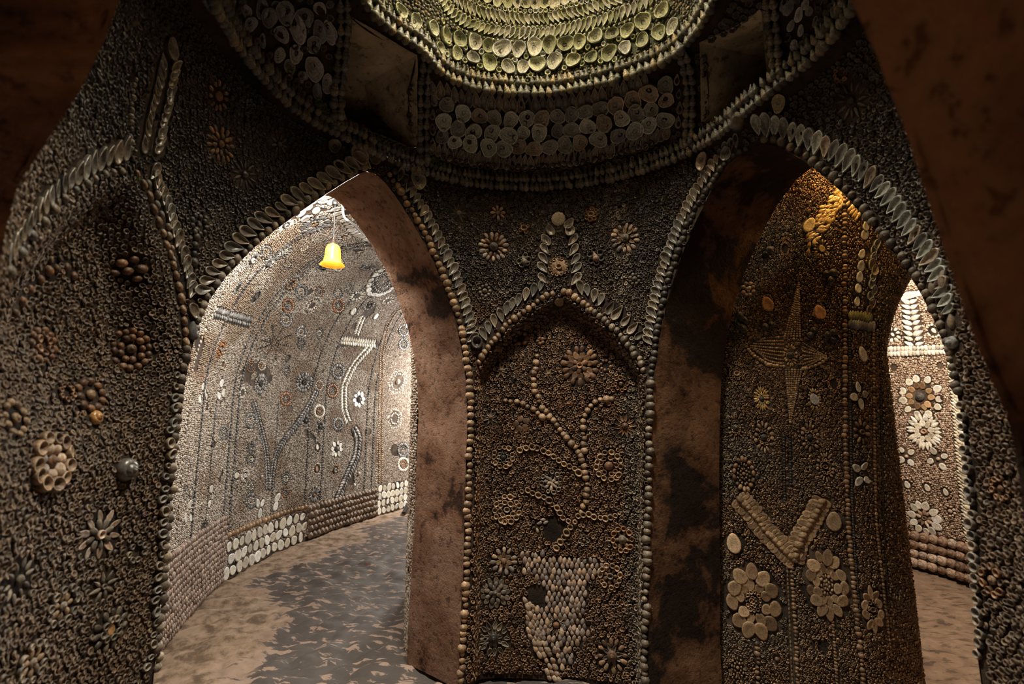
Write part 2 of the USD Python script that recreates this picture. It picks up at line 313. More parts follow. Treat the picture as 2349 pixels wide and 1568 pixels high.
dl = np.array([math.sin(D2(-50)), math.cos(D2(-50)), 0]); dr = np.array([0.945, 0.327, 0.0])
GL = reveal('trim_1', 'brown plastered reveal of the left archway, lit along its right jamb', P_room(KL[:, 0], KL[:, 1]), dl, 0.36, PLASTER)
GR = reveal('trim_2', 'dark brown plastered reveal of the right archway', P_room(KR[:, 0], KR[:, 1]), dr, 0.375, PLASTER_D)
pn = P_room(near_poly[:, 0], near_poly[:, 1])
reveal('trim_3', 'rough brown reveal of the opening nearest the viewer', pn, (0.05, -1, 0), 0.75, ROUGH, n_across=40, amp=0.03, flare=0.10, step=0.03)

# drum with niches
def hole(px): return Polygon(DRUM.hit(px)).buffer(0)
NICHE_L = hole([(806,42),(955,128),(957,338),(940,338),(865,308),(786,283),(792,150)])
NICHE_R = hole([(1608,98),(1690,62),(1750,20),(1764,195),(1690,250),(1612,292)])
def mirror_hole(h, rot):
    q = np.array(h.exterior.coords); return Polygon(np.stack([q[:, 0] + rot, q[:, 1]], 1))
W_DRUM = xform('ceiling', 'drum of the dome with panels of large grey oyster shells and square niches', 'ceiling', kind='structure')
other = [mirror_hole(NICHE_R, D2(k)) for k in (62, -188)]
uv, f = clip_grid(DRUM, -PI, PI, ZR, Z2, D2(1.5), 0.02, [NICHE_L, NICHE_R] + other); wall_mesh(W_DRUM, 'mortar_bed', DRUM, uv, f, MORTAR)
def niche(h, label, depth, shell_back):
    q = np.array(h.exterior.coords); o = P_drum(q[:, 0], q[:, 1]); a = q[:-1, 0].mean(); d = np.array([math.sin(a), math.cos(a), 0.06])
    g = resample(o, step=0.02); t = np.linspace(-0.02, 1, 14); mid = g.mean(0)
    v = (g[:, None] + (mid - g)[:, None] * (0.10 * t)[None, :, None] + d * (t * depth)[None, :, None]); v = v + (meshkit.fbm(v * 9, 3, 8)[..., None] - 0.5) * 0.014
    p = xform('wall_niche', label, 'niche', kind='structure')
    f = grid_faces(len(g), 14); define_mesh(p, 'plaster_lining', v.reshape(-1, 3), f, NICHE, n=None)
    b = v[:, -1]; c = b.mean(0); vv = np.vstack([b, c]); ff = np.array([[i, (i + 1) % len(b), len(b)] for i in range(len(b))])
    define_mesh(p, 'back_wall', vv, ff, NICHE); return p, b, -d
NL_path, NL_back, NL_n = niche(NICHE_L, 'square plastered niche left in the drum with pink shells packed at its back', 0.30, True)
niche(NICHE_R, 'dark square plastered niche right in the drum', 0.34, False)
for h in other: niche(h, 'square plastered niche in the near side of the drum', 0.3, False)
W_DOME = xform('ceiling_dome', 'green-tinged upper dome with rings of pale limpet and mussel shells', 'dome', kind='structure')
uv, f = clip_grid(DOME, -PI, PI, Z2, Z3, D2(2), 0.02, []); wall_mesh(W_DOME, 'mortar_bed', DOME, uv, f, plaster_material('mossy_mortar', (0.05, 0.05, 0.028), (0.10, 0.105, 0.055), (0.16, 0.16, 0.10), 6.0))
a = np.linspace(-PI, PI, 65); r3 = np.array([P_dome(np.array([x]), np.array([Z3]))[0] for x in a])
top = r3.copy(); top[:, :2] = C + (r3[:, :2] - C) * 1.05; top[:, 2] = 4.3
sh = xform('ceiling_shaft', 'pale rendered shaft above the dome opening', 'shaft', kind='structure')
v = np.stack([r3, top], 1).reshape(-1, 3); define_mesh(sh, 'lining', v, grid_faces(65, 2), NICHE)
cv = np.vstack([top, top.mean(0)]); define_mesh(sh, 'skylight_frame', cv, [[i, (i + 1) % 65, 65] for i in range(65)], NICHE)

# passages
def sweep(name, label, surf, mat, keep_v=None, rough=0.003):
    u, v = surf.u, surf.v; U, V = np.meshgrid(u, v, indexing='ij'); uv = np.stack([U.ravel(), V.ravel()], 1)
    p = xform(name, label, 'wall', kind='structure'); wall_mesh(p, 'mortar_bed', surf, uv, np.vstack([grid_faces(len(u), len(v))[:, [0, 1, 2]], grid_faces(len(u), len(v))[:, [0, 2, 3]]]), mat, rough, 6.0); return p
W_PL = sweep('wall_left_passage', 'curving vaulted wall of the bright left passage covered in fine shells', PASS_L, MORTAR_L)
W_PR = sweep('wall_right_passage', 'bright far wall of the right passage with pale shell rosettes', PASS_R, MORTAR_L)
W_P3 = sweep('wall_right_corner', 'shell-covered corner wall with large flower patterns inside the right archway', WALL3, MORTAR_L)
def cap(name, label, o, i, h):
    m = (np.asarray(o) + np.asarray(i)) / 2; d = (np.asarray(o) - np.asarray(i)) * 0.6
    v = [(*(m - d), 0), (*(m + d), 0), (*(m + d), h), (*(m - d), h)]; tag(define_mesh('/World', name, v, [[0, 1, 2, 3]], MORTAR_L), label, 'wall', kind='structure')
cap('wall_left_passage_end', 'plain end wall far along the left passage', ol[-1], il[-1], 2.8); cap('wall_right_passage_end', 'plain end wall far along the right passage', orr[-1], irr[-1], 2.9)
v = [(-1.1, -1.6, 0), (1.1, -1.6, 0), (1.1, -0.30, 0), (-1.1, -0.30, 0)]; v = v + [(x, y, 2.4) for x, y, z in v]
tag(define_mesh('/World', 'wall_entrance', v, [[0, 1, 5, 4], [1, 2, 6, 5], [3, 0, 4, 7], [4, 5, 6, 7]], ROUGH), 'rough walls of the passage behind the viewer', 'wall', kind='structure')
v = [(1.87, 3.1, 0), (1.6, 4.9, 0), (1.6, 4.9, 2.7), (1.87, 3.1, 2.7)]

# floor
xs = np.arange(-2.5, 3.6, 0.030); ys = np.arange(-1.65, 7.7, 0.036); X, Y = np.meshgrid(xs, ys, indexing='ij'); g = np.stack([X.ravel(), Y.ravel(), 0 * X.ravel()], 1)
s = g * [7.5, 10.5, 0] @ np.array([[0.93, -0.36, 0], [0.36, 0.93, 0], [0, 0, 1]])
from scipy.spatial import cKDTree
rg = np.random.default_rng(4); seeds = rg.uniform([-30, -25], [45, 95], (9000, 2)); dd, _ = cKDTree(seeds).query(s[:, :2], 2)
amp = np.where(g[:, 0] < 1.0, 0.050, 0.008) * np.clip((g[:, 1] - 0.2), 0.2, 1) * np.clip((6.0 - g[:, 1]) / 2.2, 0.12, 1)
g[:, 2] = amp * (1 - np.exp(-np.clip(dd[:, 1] - dd[:, 0], 0, 2) * 1.6)) * 0.9 + (meshkit.fbm(g * 2.5, 3, 2) - 0.5) * 0.05 + (meshkit.fbm(g * 22, 3, 9) - 0.5) * 0.010 - 0.012
tl = cKDTree(np.vstack([resample(ol, step=0.03), resample(orr, step=0.03)])); dw, _ = tl.query(g[:, :2]); dirt = smooth01(1.0 - (dw - 0.10 + 0.9 * (meshkit.fbm(g * 3.0, 4, 14) - 0.5)) / 0.36)
dirt = np.maximum(dirt, 0.9 * smooth01((g[:, 0] - 1.2) / 0.5)); dirt[:] = np.where(g[:, 0] > 1.2, dirt * 0.55, dirt)
FLOOR = usdkit.material(stage, LK('worn_floor'), {
    'g': ('geometry', {}), 'at': ('attribute', {'attribute': 'tint'}), 'mp': ('mapping', {'rotation': (0, 0, 0.35), 'scale': (8.0, 20.0, 4.0)}),
    'n1': ('noise_texture', {'scale': 1.25, 'detail': 5.0, 'roughness': 0.55, 'distortion': 0.5}), 'n3': ('noise_texture', {'scale': 70.0, 'detail': 4.0, 'roughness': 0.7}), 'n4': ('noise_texture', {'scale': 11.0, 'detail': 5.0, 'roughness': 0.65}),
    's': ('separate_xyz', {}), 'ad': ('math', {'math_type': 'multiply_add', 'value2': 0.30}), 'd2': ('math', {'math_type': 'multiply_add', 'value2': 0.34}),
    'c': ('rgb_ramp', {'ramp': [(0.0, (0.056, 0.046, 0.041)), (0.565, (0.080, 0.066, 0.058)), (0.595, (0.30, 0.215, 0.165)), (1.0, (0.36, 0.265, 0.20))]}),
    'dc': ('rgb_ramp', {'ramp': [(0.0, (0.05, 0.034, 0.022)), (0.40, (0.13, 0.088, 0.058)), (0.50, (0.24, 0.17, 0.115)), (0.62, (0.34, 0.25, 0.18)), (1.0, (0.40, 0.30, 0.22))]}),
    'dm': ('math', {'math_type': 'multiply_add', 'value2': 1.5, 'value3': -0.25, 'use_clamp': True}), 'mx': ('mix', {}),
    'b': ('bump', {'strength': 0.45, 'distance': 0.006}), 'ru': ('map_range', {'from_min': 0.565, 'from_max': 0.60, 'to_min': 0.68, 'to_max': 0.9, 'clamp': True}), 'rm': ('mix_float', {'b': 0.9}),
    'p': ('principled_bsdf', {'specular_ior_level': 0.28})},
    [('g.position', 'mp.vector'), ('mp.vector', 'n1.vector'), ('g.position', 'n3.vector'), ('g.position', 'n4.vector'), ('at.vector', 's.vector'), ('s.x', 'ad.value1'), ('n1.fac', 'ad.value3'), ('ad.value', 'c.fac'), ('n4.fac', 'dc.fac'),
     ('s.x', 'dm.value1'), ('dm.value', 'mx.fac'), ('c.color', 'mx.color1'), ('dc.color', 'mx.color2'), ('mx.color', 'p.base_color'), ('ad.value', 'ru.value'), ('ru.result', 'rm.a'), ('dm.value', 'rm.fac'), ('rm.result', 'p.roughness'),
     ('n4.fac', 'd2.value3'), ('n3.fac', 'd2.value1'), ('d2.value', 'b.height'), ('b.normal', 'p.normal')], surface='p.BSDF')
f = grid_faces(len(xs), len(ys)); tag(define_mesh('/World', 'floor', g, f, FLOOR, n=vert_normals(g, f), tint=np.stack([dirt] * 3, 1)), 'worn undulating dark floor with pale chalky patches', 'floor', kind='structure')

# ---------------------------------------------------------------- shell shapes (unit size, base in xy, +z away from the wall)
def finish(v, f, tone):
    v = np.asarray(v, float); f = np.asarray(f, int); return dict(v=v, f=f, n=vert_normals(v, f), tone=np.asarray(tone, float))
def lathe(prof, n, tones, lobe=None):
    V, T, F = [], [], []; idx = []
    th = np.arange(n) * 2 * PI / n; L = np.ones(n) if lobe is None else lobe(th)
    for (r, z), t in zip(prof, tones):
        if r <= 1e-6: idx.append([len(V)] * n); V.append((0, 0, z)); T.append(t)
        else:
            idx.append(list(range(len(V), len(V) + n))); V += [(r * l * math.cos(a), r * l * math.sin(a), z) for a, l in zip(th, L)]; T += [t] * n
    for a, b in zip(idx[:-1], idx[1:]):
        for k in range(n):
            m = (k + 1) % n
            if a[0] != a[1]: F.append((a[k], a[m], b[m] if b[0] != b[1] else b[k]))
            if b[0] != b[1] and a[0] != a[1]: F.append((a[k], b[m], b[k]))
            if a[0] == a[1] and b[0] != b[1]: F.append((a[k], b[m], b[k]))
    return finish(V, F, T)
def outline(th, point=0.0, asym=0.0):  # teardrop with its tip at +y
    r = np.ones_like(th); x = np.cos(th) * (1 - point * np.clip(np.sin(th), -0.3, 1)) + asym * np.sin(th) ** 2; return np.stack([x, np.sin(th)], 1)
def rings_shell(out, levels):
    """Rings of one outline, each (scale, z, tone, shift); closed in the middle."""
    n = len(out); V, T, F = [], [], []
    for s, z, t, dy in levels: V += [(o[0] * s, o[1] * s + dy, z) for o in out]; T += [t] * n
    for r in range(len(levels) - 1):
        for k in range(n):
            a, b = r * n + k, r * n + (k + 1) % n; F += [(a, b, b + n), (a, b + n, a + n)]
    c = len(V); l = levels[-1]; V.append((0, l[3], l[1] - 0.02)); T.append(l[2]); F += [((len(levels) - 1) * n + k, (len(levels) - 1) * n + (k + 1) % n, c) for k in range(n)]
    return finish(V, F, T)
CUP = lathe([(1.0, 0.0), (0.98, 0.55), (0.80, 0.80), (0.54, 0.42), (0.0, 0.08)], 6, [0.8, 0.95, 1.55, 0.75, 0.6])
CUP6 = lathe([(1.0, 0.15), (0.84, 0.9), (0.5, 0.5), (0.0, 0.15)], 5, [0.85, 1.6, 0.75, 0.65])
CUP2 = lathe([(1.0, 0.0), (1.02, 0.5), (0.9, 0.85), (0.76, 0.86), (0.5, 0.4), (0.0, 0.05)], 12, [0.8, 0.9, 1.5, 1.7, 0.75, 0.65], lambda t: 1 + 0.08 * np.cos(2 * t + 0.7))
GRAIN = lathe([(1.0, 0.0), (0.78, 0.62), (0.0, 0.95)], 5, [0.75, 1.0, 1.15])
GRAIN4 = lathe([(1.08, 0.0), (0.80, 0.64), (0.0, 0.95)], 4, [0.75, 1.0, 1.15])
DOMES = lathe([(1.0, 0.0), (0.92, 0.45), (0.6, 0.85), (0.0, 1.02)], 8, [0.8, 0.95, 1.1, 1.2])
def cockle():
    n, V, T, F = 20, [], [], []; th = np.arange(n) * 2 * PI / n
    for r, z, t in ((1.0, 0, 0.8), (0.96, 0.38, 1.0), (0.70, 0.72, 1.1), (0.34, 0.92, 1.2)):
        rib = 1 + 0.045 * np.cos(np.arange(n) * PI) * (r > 0.4); V += [(r * q * math.cos(a) * 1.02, r * q * math.sin(a) * 0.95 + 0.18 * (1 - r), z) for a, q in zip(th, rib)]; T += [t * q for q in rib]
    for r in range(3):
        for k in range(n): a, b = r * n + k, r * n + (k + 1) % n; F += [(a, b, b + n), (a, b + n, a + n)]
    V.append((0, 0.22, 0.98)); T.append(1.2); F += [(3 * n + k, 3 * n + (k + 1) % n, 4 * n) for k in range(n)]
    return finish(V, F, T)
COCKLE = cockle()
_t = np.arange(13) * 2 * PI / 13
MUSSEL = rings_shell(outline(_t, 0.62, 0.06) * [0.46, 1], [(1.0, 0.0, 0.8, 0), (1.02, 0.20, 1.0, 0), (0.97, 0.27, 2.3, 0), (0.90, 0.25, 1.5, 0), (0.66, 0.09, 0.75, -0.02), (0.3, 0.04, 0.8, -0.05)])
MUSSEL_OUT = rings_shell(outline(_t, 0.55, 0.05) * [0.46, 1], [(1.0, 0.0, 0.8, 0), (0.93, 0.16, 1.0, 0), (0.68, 0.30, 1.15, 0.02), (0.3, 0.37, 1.25, 0.05)])
CLAM = rings_shell(outline(np.arange(10) * 2 * PI / 10, -0.25) * [0.72, 1], [(1.0, 0.0, 0.8, 0), (0.9, 0.30, 1.0, 0), (0.55, 0.52, 1.1, 0)])
PETAL = rings_shell(outline(np.arange(12) * 2 * PI / 12, 0.22) * [0.68, 1], [(1.0, 0.0, 0.85, 0), (1.0, 0.16, 1.1, 0), (0.86, 0.24, 1.25, 0), (0.5, 0.18, 0.95, -0.04)])
def oyster(seed):
    r = np.random.default_rng(seed); n = 18; th = np.arange(n) * 2 * PI / n; k = 1 + 0.09 * np.sin(2 * th + r.uniform(0, 6)) + 0.06 * np.sin(3 * th + r.uniform(0, 6)) + r.normal(0, 0.025, n)
    o = np.stack([np.cos(th) * k, np.sin(th) * k * r.uniform(0.95, 1.12)], 1) * 0.95; dx, dy = r.uniform(-0.12, 0.12, 2)
    lev = [(0.90, 0.0, 0.6), (0.98, 0.40, 0.9), (0.94, 0.50, 1.7), (0.86, 0.42, 1.2), (0.70, 0.22, 0.95), (0.62, 0.26, 1.15), (0.46, 0.10, 0.8), (0.38, 0.15, 1.05), (0.24, 0.02, 0.5), (0.10, 0.05, 0.7)]
    V, T, F = [], [], []
    for i, (s, z, t) in enumerate(lev):
        w = 1 - s; zz = z + r.normal(0, 0.018, n) * (i > 0); V += [(p[0] * s + dx * w * 2, p[1] * s + dy * w * 2, q) for p, q in zip(o, zz)]; T += list(t * (1 + r.normal(0, 0.08, n)))
    for i in range(len(lev) - 1):
        for j in range(n): a, b = i * n + j, i * n + (j + 1) % n; F += [(a, b, b + n), (a, b + n, a + n)]
    c = len(V); V.append((dx * 2, dy * 2, 0.06)); T.append(0.7); F += [((len(lev) - 1) * n + j, (len(lev) - 1) * n + (j + 1) % n, c) for j in range(n)]
    return finish(V, F, T)
OYSTERS = [oyster(k) for k in range(6)]
def whelk():  # lies on the wall with its spire towards +y; whorls swell and are pinched by the suture
    n, V, T, F = 8, [], [], []; prof = []
    for y, r, t in ((-1.0, 0.0, 0.9), (-0.93, 0.22, 0.9), (-0.70, 0.46, 1.0), (-0.38, 0.60, 1.15), (-0.10, 0.56, 1.1), (0.02, 0.42, 0.7), (0.12, 0.46, 1.1), (0.28, 0.40, 1.15), (0.36, 0.29, 0.7), (0.45, 0.32, 1.1), (0.58, 0.26, 1.15), (0.65, 0.18, 0.7), (0.72, 0.20, 1.1), (0.84, 0.13, 1.2), (1.0, 0.0, 1.2)): prof.append((y, r, t))
    for y, r, t in prof:
        for k in range(n): a = k * 2 * PI / n; V.append((r * math.cos(a), y + 0.05 * math.sin(a), 0.42 + r * math.sin(a) * 0.95)); T.append(t)
    for i in range(len(prof) - 1):
        for k in range(n): a, b = i * n + k, i * n + (k + 1) % n; F += [(a, a + n, b + n), (a, b + n, b)]
    return finish(V, F, T)
WHELK = whelk()
def scallop():
    n, V, T, F = 24, [], [], []; th = np.arange(n) * 2 * PI / n
    for s, z, t in ((1.0, 0, 0.8), (1.0, 0.14, 1.0), (0.72, 0.24, 1.15), (0.35, 0.30, 1.0)):
        rb = 0.035 * np.cos(np.arange(n) * PI); V += [(s * math.cos(a) * (1 + q), s * math.sin(a) * (1 + q) - 0.35 * (1 - s), z + q * 0.8 * (s < 1)) for a, q in zip(th, rb)]; T += list(t * (1 + 2.5 * rb))
    for r in range(3):
        for k in range(n): a, b = r * n + k, r * n + (k + 1) % n; F += [(a, b, b + n), (a, b + n, a + n)]
    V.append((0, -0.36, 0.3)); T.append(1.0); F += [(3 * n + k, 3 * n + (k + 1) % n, 4 * n) for k in range(n)]
    return finish(V, F, T)
SCALLOP = scallop()
def snail():  # round winkle seen from its spire: a spiral step profile
    return lathe([(1.0, 0.0), (1.02, 0.35), (0.86, 0.66), (0.60, 0.78), (0.56, 0.74), (0.42, 0.98), (0.26, 1.06), (0.23, 1.02), (0.10, 1.2), (0.0, 1.22)], 14, [0.8, 1, 1.1, 0.9, 0.6, 1.1, 1.0, 0.7, 1.25, 1.3])
SNAIL = snail()

rng = np.random.default_rng(11)
WARM = np.array([1.06, 0.94, 0.81])
PAL = dict(
    room=[(0.235, 0.160, 0.105), (0.185, 0.138, 0.105), (0.27, 0.178, 0.112), (0.11, 0.076, 0.052), (0.20, 0.135, 0.098)],
    grey=[(0.185, 0.160, 0.130), (0.14, 0.122, 0.10), (0.215, 0.185, 0.148), (0.105, 0.092, 0.078)],
    rust=[(0.21, 0.120, 0.066), (0.16, 0.090, 0.052), (0.24, 0.150, 0.09), (0.12, 0.075, 0.05)],
    soot_shade=[(0.070, 0.059, 0.047), (0.090, 0.076, 0.060), (0.050, 0.041, 0.033)],
    cord=[(0.165, 0.152, 0.13), (0.135, 0.126, 0.11), (0.19, 0.17, 0.138), (0.11, 0.102, 0.09), (0.21, 0.165, 0.11)],
    mussel=[(0.20, 0.165, 0.125), (0.17, 0.15, 0.125), (0.23, 0.18, 0.125)],
    clam=[(0.40, 0.285, 0.205), (0.33, 0.255, 0.205), (0.27, 0.215, 0.185), (0.46, 0.32, 0.215)],
    passage=[(0.62, 0.555, 0.47), (0.54, 0.465, 0.38), (0.68, 0.62, 0.54), (0.44, 0.35, 0.265), (0.58, 0.50, 0.41), (0.22, 0.165, 0.12)],
    rope=[(0.085, 0.08, 0.075), (0.12, 0.112, 0.105), (0.065, 0.06, 0.055), (0.16, 0.15, 0.14)],
    white=[(0.78, 0.75, 0.67), (0.72, 0.69, 0.60), (0.82, 0.80, 0.74)],
    bone=[(0.72, 0.67, 0.56), (0.66, 0.60, 0.48), (0.76, 0.72, 0.62)],
    slate=[(0.17, 0.168, 0.168), (0.23, 0.222, 0.21), (0.12, 0.114, 0.108), (0.32, 0.305, 0.285)],
    dun=[(0.285, 0.205, 0.135), (0.235, 0.17, 0.11), (0.33, 0.235, 0.155), (0.19, 0.135, 0.09)],
    tan=[(0.36, 0.265, 0.17), (0.30, 0.215, 0.135), (0.42, 0.315, 0.21), (0.25, 0.175, 0.11)],
    corner=[(0.30, 0.215, 0.140), (0.24, 0.170, 0.11), (0.36, 0.265, 0.175), (0.14, 0.098, 0.066), (0.28, 0.18, 0.10)],
    gold=[(0.52, 0.34, 0.13), (0.44, 0.27, 0.10), (0.6, 0.42, 0.18)],
    green=[(0.46, 0.46, 0.27), (0.60, 0.58, 0.44), (0.38, 0.39, 0.22), (0.64, 0.62, 0.50), (0.55, 0.55, 0.36)],
    olive=[(0.18, 0.165, 0.105), (0.22, 0.195, 0.115), (0.13, 0.122, 0.085), (0.27, 0.21, 0.11), (0.15, 0.14, 0.11)],
    oyster=[(0.40, 0.41, 0.36), (0.31, 0.31, 0.27), (0.46, 0.47, 0.40), (0.38, 0.30, 0.22), (0.26, 0.26, 0.235)],
    pink=[(0.66, 0.45, 0.34), (0.56, 0.36, 0.27), (0.46, 0.30, 0.22), (0.70, 0.51, 0.40)],
    far=[(0.62, 0.49, 0.39), (0.52, 0.39, 0.30), (0.40, 0.28, 0.21), (0.68, 0.56, 0.46), (0.33, 0.22, 0.16)])
WARMED = ('room', 'grey', 'rust', 'tan', 'corner', 'dun')
def tints(n, pal, var=0.18):
    p = np.array(PAL[pal] if isinstance(pal, str) else pal)
    if isinstance(pal, str) and pal in WARMED: p = p * WARM
    return p[rng.integers(0, len(p), n)] * np.clip(rng.normal(1, var, (n, 1)), 0.5, 1.6)
def bake(T, P, N, UP, size, rot, tint, tilt=0.0):
    """Copies of one shape set into a surface: arrays of vertices, normals and colours, one row per copy."""
    P = np.atleast_2d(P); m = len(P); S = np.broadcast_to(np.asarray(size, float) if np.ndim(size) != 1 or len(np.atleast_1d(size)) == 3 and m != 3 else np.asarray(size, float)[:, None], (m, 3))
    N = unit(np.broadcast_to(N, (m, 3)) + (rng.normal(0, tilt, (m, 3)) if tilt else 0)); UP = np.broadcast_to(UP, (m, 3)); UP = unit(UP - N * (UP * N).sum(1, keepdims=True))
    X = np.cross(UP, N); r = np.broadcast_to(np.asarray(rot, float), (m,))[:, None]; c, s = np.cos(r), np.sin(r); x, y = c * X + s * UP, c * UP - s * X
    v, n = T['v'], T['n']
    V = P[:, None] + x[:, None] * (v[None, :, 0] * S[:, :1])[..., None] + y[:, None] * (v[None, :, 1] * S[:, 1:2])[..., None] + N[:, None] * (v[None, :, 2] * S[:, 2:])[..., None]
    Q = unit(x[:, None] * (n[None, :, 0] / S[:, :1])[..., None] + y[:, None] * (n[None, :, 1] / S[:, 1:2])[..., None] + N[:, None] * (n[None, :, 2] / S[:, 2:])[..., None])
    K = np.clip(np.broadcast_to(tint, (m, 3))[:, None] * T['tone'][None, :, None], 0, 0.92)
    return dict(V=V, Q=Q, K=K, f=T['f'])
def emit(par, name, b, mat, label=None):
    for k in range(len(b['V'])):
        p = define_mesh(par, name, b['V'][k], b['f'], mat, n=b['Q'][k], tint=b['K'][k])
        if label: tag(p, label)
def emit_stuff(par, name, bs, mat):
    V, Q, K, F, n = [], [], [], [], 0
    for b in bs:
        m, k = b['V'].shape[:2]
        if m == 0: continue
        V.append(b['V'].reshape(-1, 3)); Q.append(b['Q'].reshape(-1, 3)); K.append(b['K'].reshape(-1, 3)); F.append((b['f'][None] + (n + np.arange(m) * k)[:, None, None]).reshape(-1, 3)); n += m * k
    if V: tag(define_mesh(par, name, np.vstack(V), np.vstack(F), mat, n=np.vstack(Q), tint=np.vstack(K)), kind='stuff')

TAKEN = {}  # surface -> [(points, radii)] kept free of field shells
def take(surf, P, r): TAKEN.setdefault(id(surf), []).append((np.atleast_2d(P), np.broadcast_to(np.asarray(r, float), (len(np.atleast_2d(P)),))))
def mpp(P): return proj(P)[1] / FPX  # metres per pixel at a point
def px_angle(surf, uv, px, ang):
    """Turns a direction in the photo (degrees, 0 = right, 90 = up) into a rotation of a shape's +y on the wall."""
    ang = np.broadcast_to(np.radians(ang), (len(px),)); q = surf.hit(np.asarray(px, float) + 4 * np.stack([np.cos(ang), -np.sin(ang)], 1)); p, n, up = surf.frame(uv); ok = ~np.isnan(q[:, 0]); d = np.zeros_like(p)
    if ok.any(): d[ok] = surf.P(q[ok, 0], q[ok, 1]) - p[ok]
    X = np.cross(up, n); return np.where(ok, np.arctan2(-(d * X).sum(1), (d * up).sum(1)), ang - PI / 2)
def put(surf, par, name, T, px, size, ang=None, pal='room', mat=None, stuff=False, lift=0.0, jit=0.08, label=None, keep=1.0, hz=None, tilt=0.06, ret=False):
    """Shells at traced pixels of a wall. size: (half width, half length) in photo pixels, measured along the wall."""
    px = np.atleast_2d(np.asarray(px, float)); uv = surf.hit(px); ok = ~np.isnan(uv[:, 0]); px, uv = px[ok], uv[ok]
    if not len(px): return
    p, n, up = surf.frame(uv); s = np.broadcast_to(np.asarray(size, float), (len(px), 2)) if np.ndim(size) else np.full((len(px), 2), float(size))
    if np.ndim(size) == 2: s = np.asarray(size, float)[ok]
    m = mpp(p)[:, None] * s * np.clip(rng.normal(1, jit, (len(px), 1)), 0.75, 1.3); lift = lift + (0.004 if surf is PASS_R else 0.0); S = np.hstack([m, (m.min(1) if hz is None else m.min(1) * hz)[:, None]])
    if ang is None: rot = rng.uniform(0, 2 * PI, len(px))
    else: rot = px_angle(surf, uv, px, np.asarray(ang, float)[ok] if np.ndim(ang) else ang) + rng.normal(0, 0.08, len(px))
    if T is OYSTERS:
        b = None
        for k in range(len(px)):
            emit(par, name, bake(OYSTERS[rng.integers(6)], p[k:k + 1] + n[k:k + 1] * lift, n[k:k + 1], up[k:k + 1], S[k:k + 1], rot[k:k + 1], tints(1, pal), tilt), mat or GLOSS, label)
    else:
        b = bake(T, p + n * lift, n, up, S, rot, tints(len(px), pal), tilt)
        (emit_stuff(par, name, [b], mat or SHELL) if stuff else emit(par, name, b, mat or SHELL, label))
    take(surf, p, m.max(1) * keep if not any(T is k for k in (MUSSEL, MUSSEL_OUT, PETAL)) else m.mean(1) * keep)
def line(surf, par, name, T, pl, step, size, ang=None, rel=None, pal='room', side=0.0, **k):
    """A row of shells along a traced polyline, step pixels apart. ang: fixed direction in the photo; rel: degrees from the row's own direction."""
    q = resample(smooth_line(pl, 200), step=step); t = unit(np.gradient(q, axis=0)); q = q + np.stack([t[:, 1], -t[:, 0]], 1) * side
    if T is COCKLE or T is CUP2: q = q + rng.normal(0, 0.09 * step, q.shape); k.setdefault('jit', 0.15)
    if rel is not None: ang = np.degrees(np.arctan2(-t[:, 1], t[:, 0])) + rel
    put(surf, par, name, T, q, size, ang, pal, **k)
def rosette(surf, par, c, rx, ry, rings, centre=None, label=None, mat=None, flip=False):
    """A flower of shells: rings = [(radius share, count, shape, half width, half length as shares, palette)]; a part of the wall whose shells are its sub-parts."""
    uv = surf.hit([c])
    if np.isnan(uv[0, 0]): return
    p, n, up = surf.frame(uv); p, n, up = p[0], n[0], up[0]; R = mpp(p) * max(rx, ry); X = np.cross(up, n); e = proj(np.stack([p, p + X * 0.01, p + up * 0.01]))[0]; fx = float(np.clip((rx / ry) / max(np.linalg.norm(e[1] - e[0]) / np.linalg.norm(e[2] - e[0]), 0.2), 0.45, 1.15))
    pth = xform('flower_rosette', None, parent=par); pr = stage.GetPrimAtPath(pth)
    if label: tag(pr, label)
    for fr, cnt, T, w, l, pal in rings:
        a = np.arange(cnt) * 2 * PI / cnt + rng.uniform(0, 1) + rng.normal(0, 0.05, cnt); rr = fr * R * rng.normal(1, 0.03, cnt)
        P = p + X * (np.cos(a) * rr * fx)[:, None] + up * (np.sin(a) * rr)[:, None] + n * (0.006 if surf is PASS_R else 0.002)
        S = np.stack([w * R * np.ones(cnt), l * R * np.ones(cnt), min(w, l) * R * 0.9 * np.ones(cnt)], 1) * rng.normal(1, 0.07, (cnt, 1)); S[:, 0] *= (fx + (1 - fx) * np.cos(a) ** 2); S[:, 1] *= (1 - (1 - fx) * np.cos(a) ** 2)
        emit(pth, 'petal_shell', bake(T, P, n, up, S, a + (PI / 2 if flip else -PI / 2) , tints(cnt, pal), 0.10), mat or SHELL)
        take(surf, P, 0.75 * max(w, l) * R)
    if centre:
        T, s, pal = centre; emit(pth, 'centre_shell', bake(T, p + n * 0.002, n, up, np.array([[s * R, s * R, s * R * 0.8]]), 0.3, tints(1, pal)), mat or SHELL)
    take(surf, p, R * min(0.62 * fx, 0.9 * max(r[0] for r in rings)))
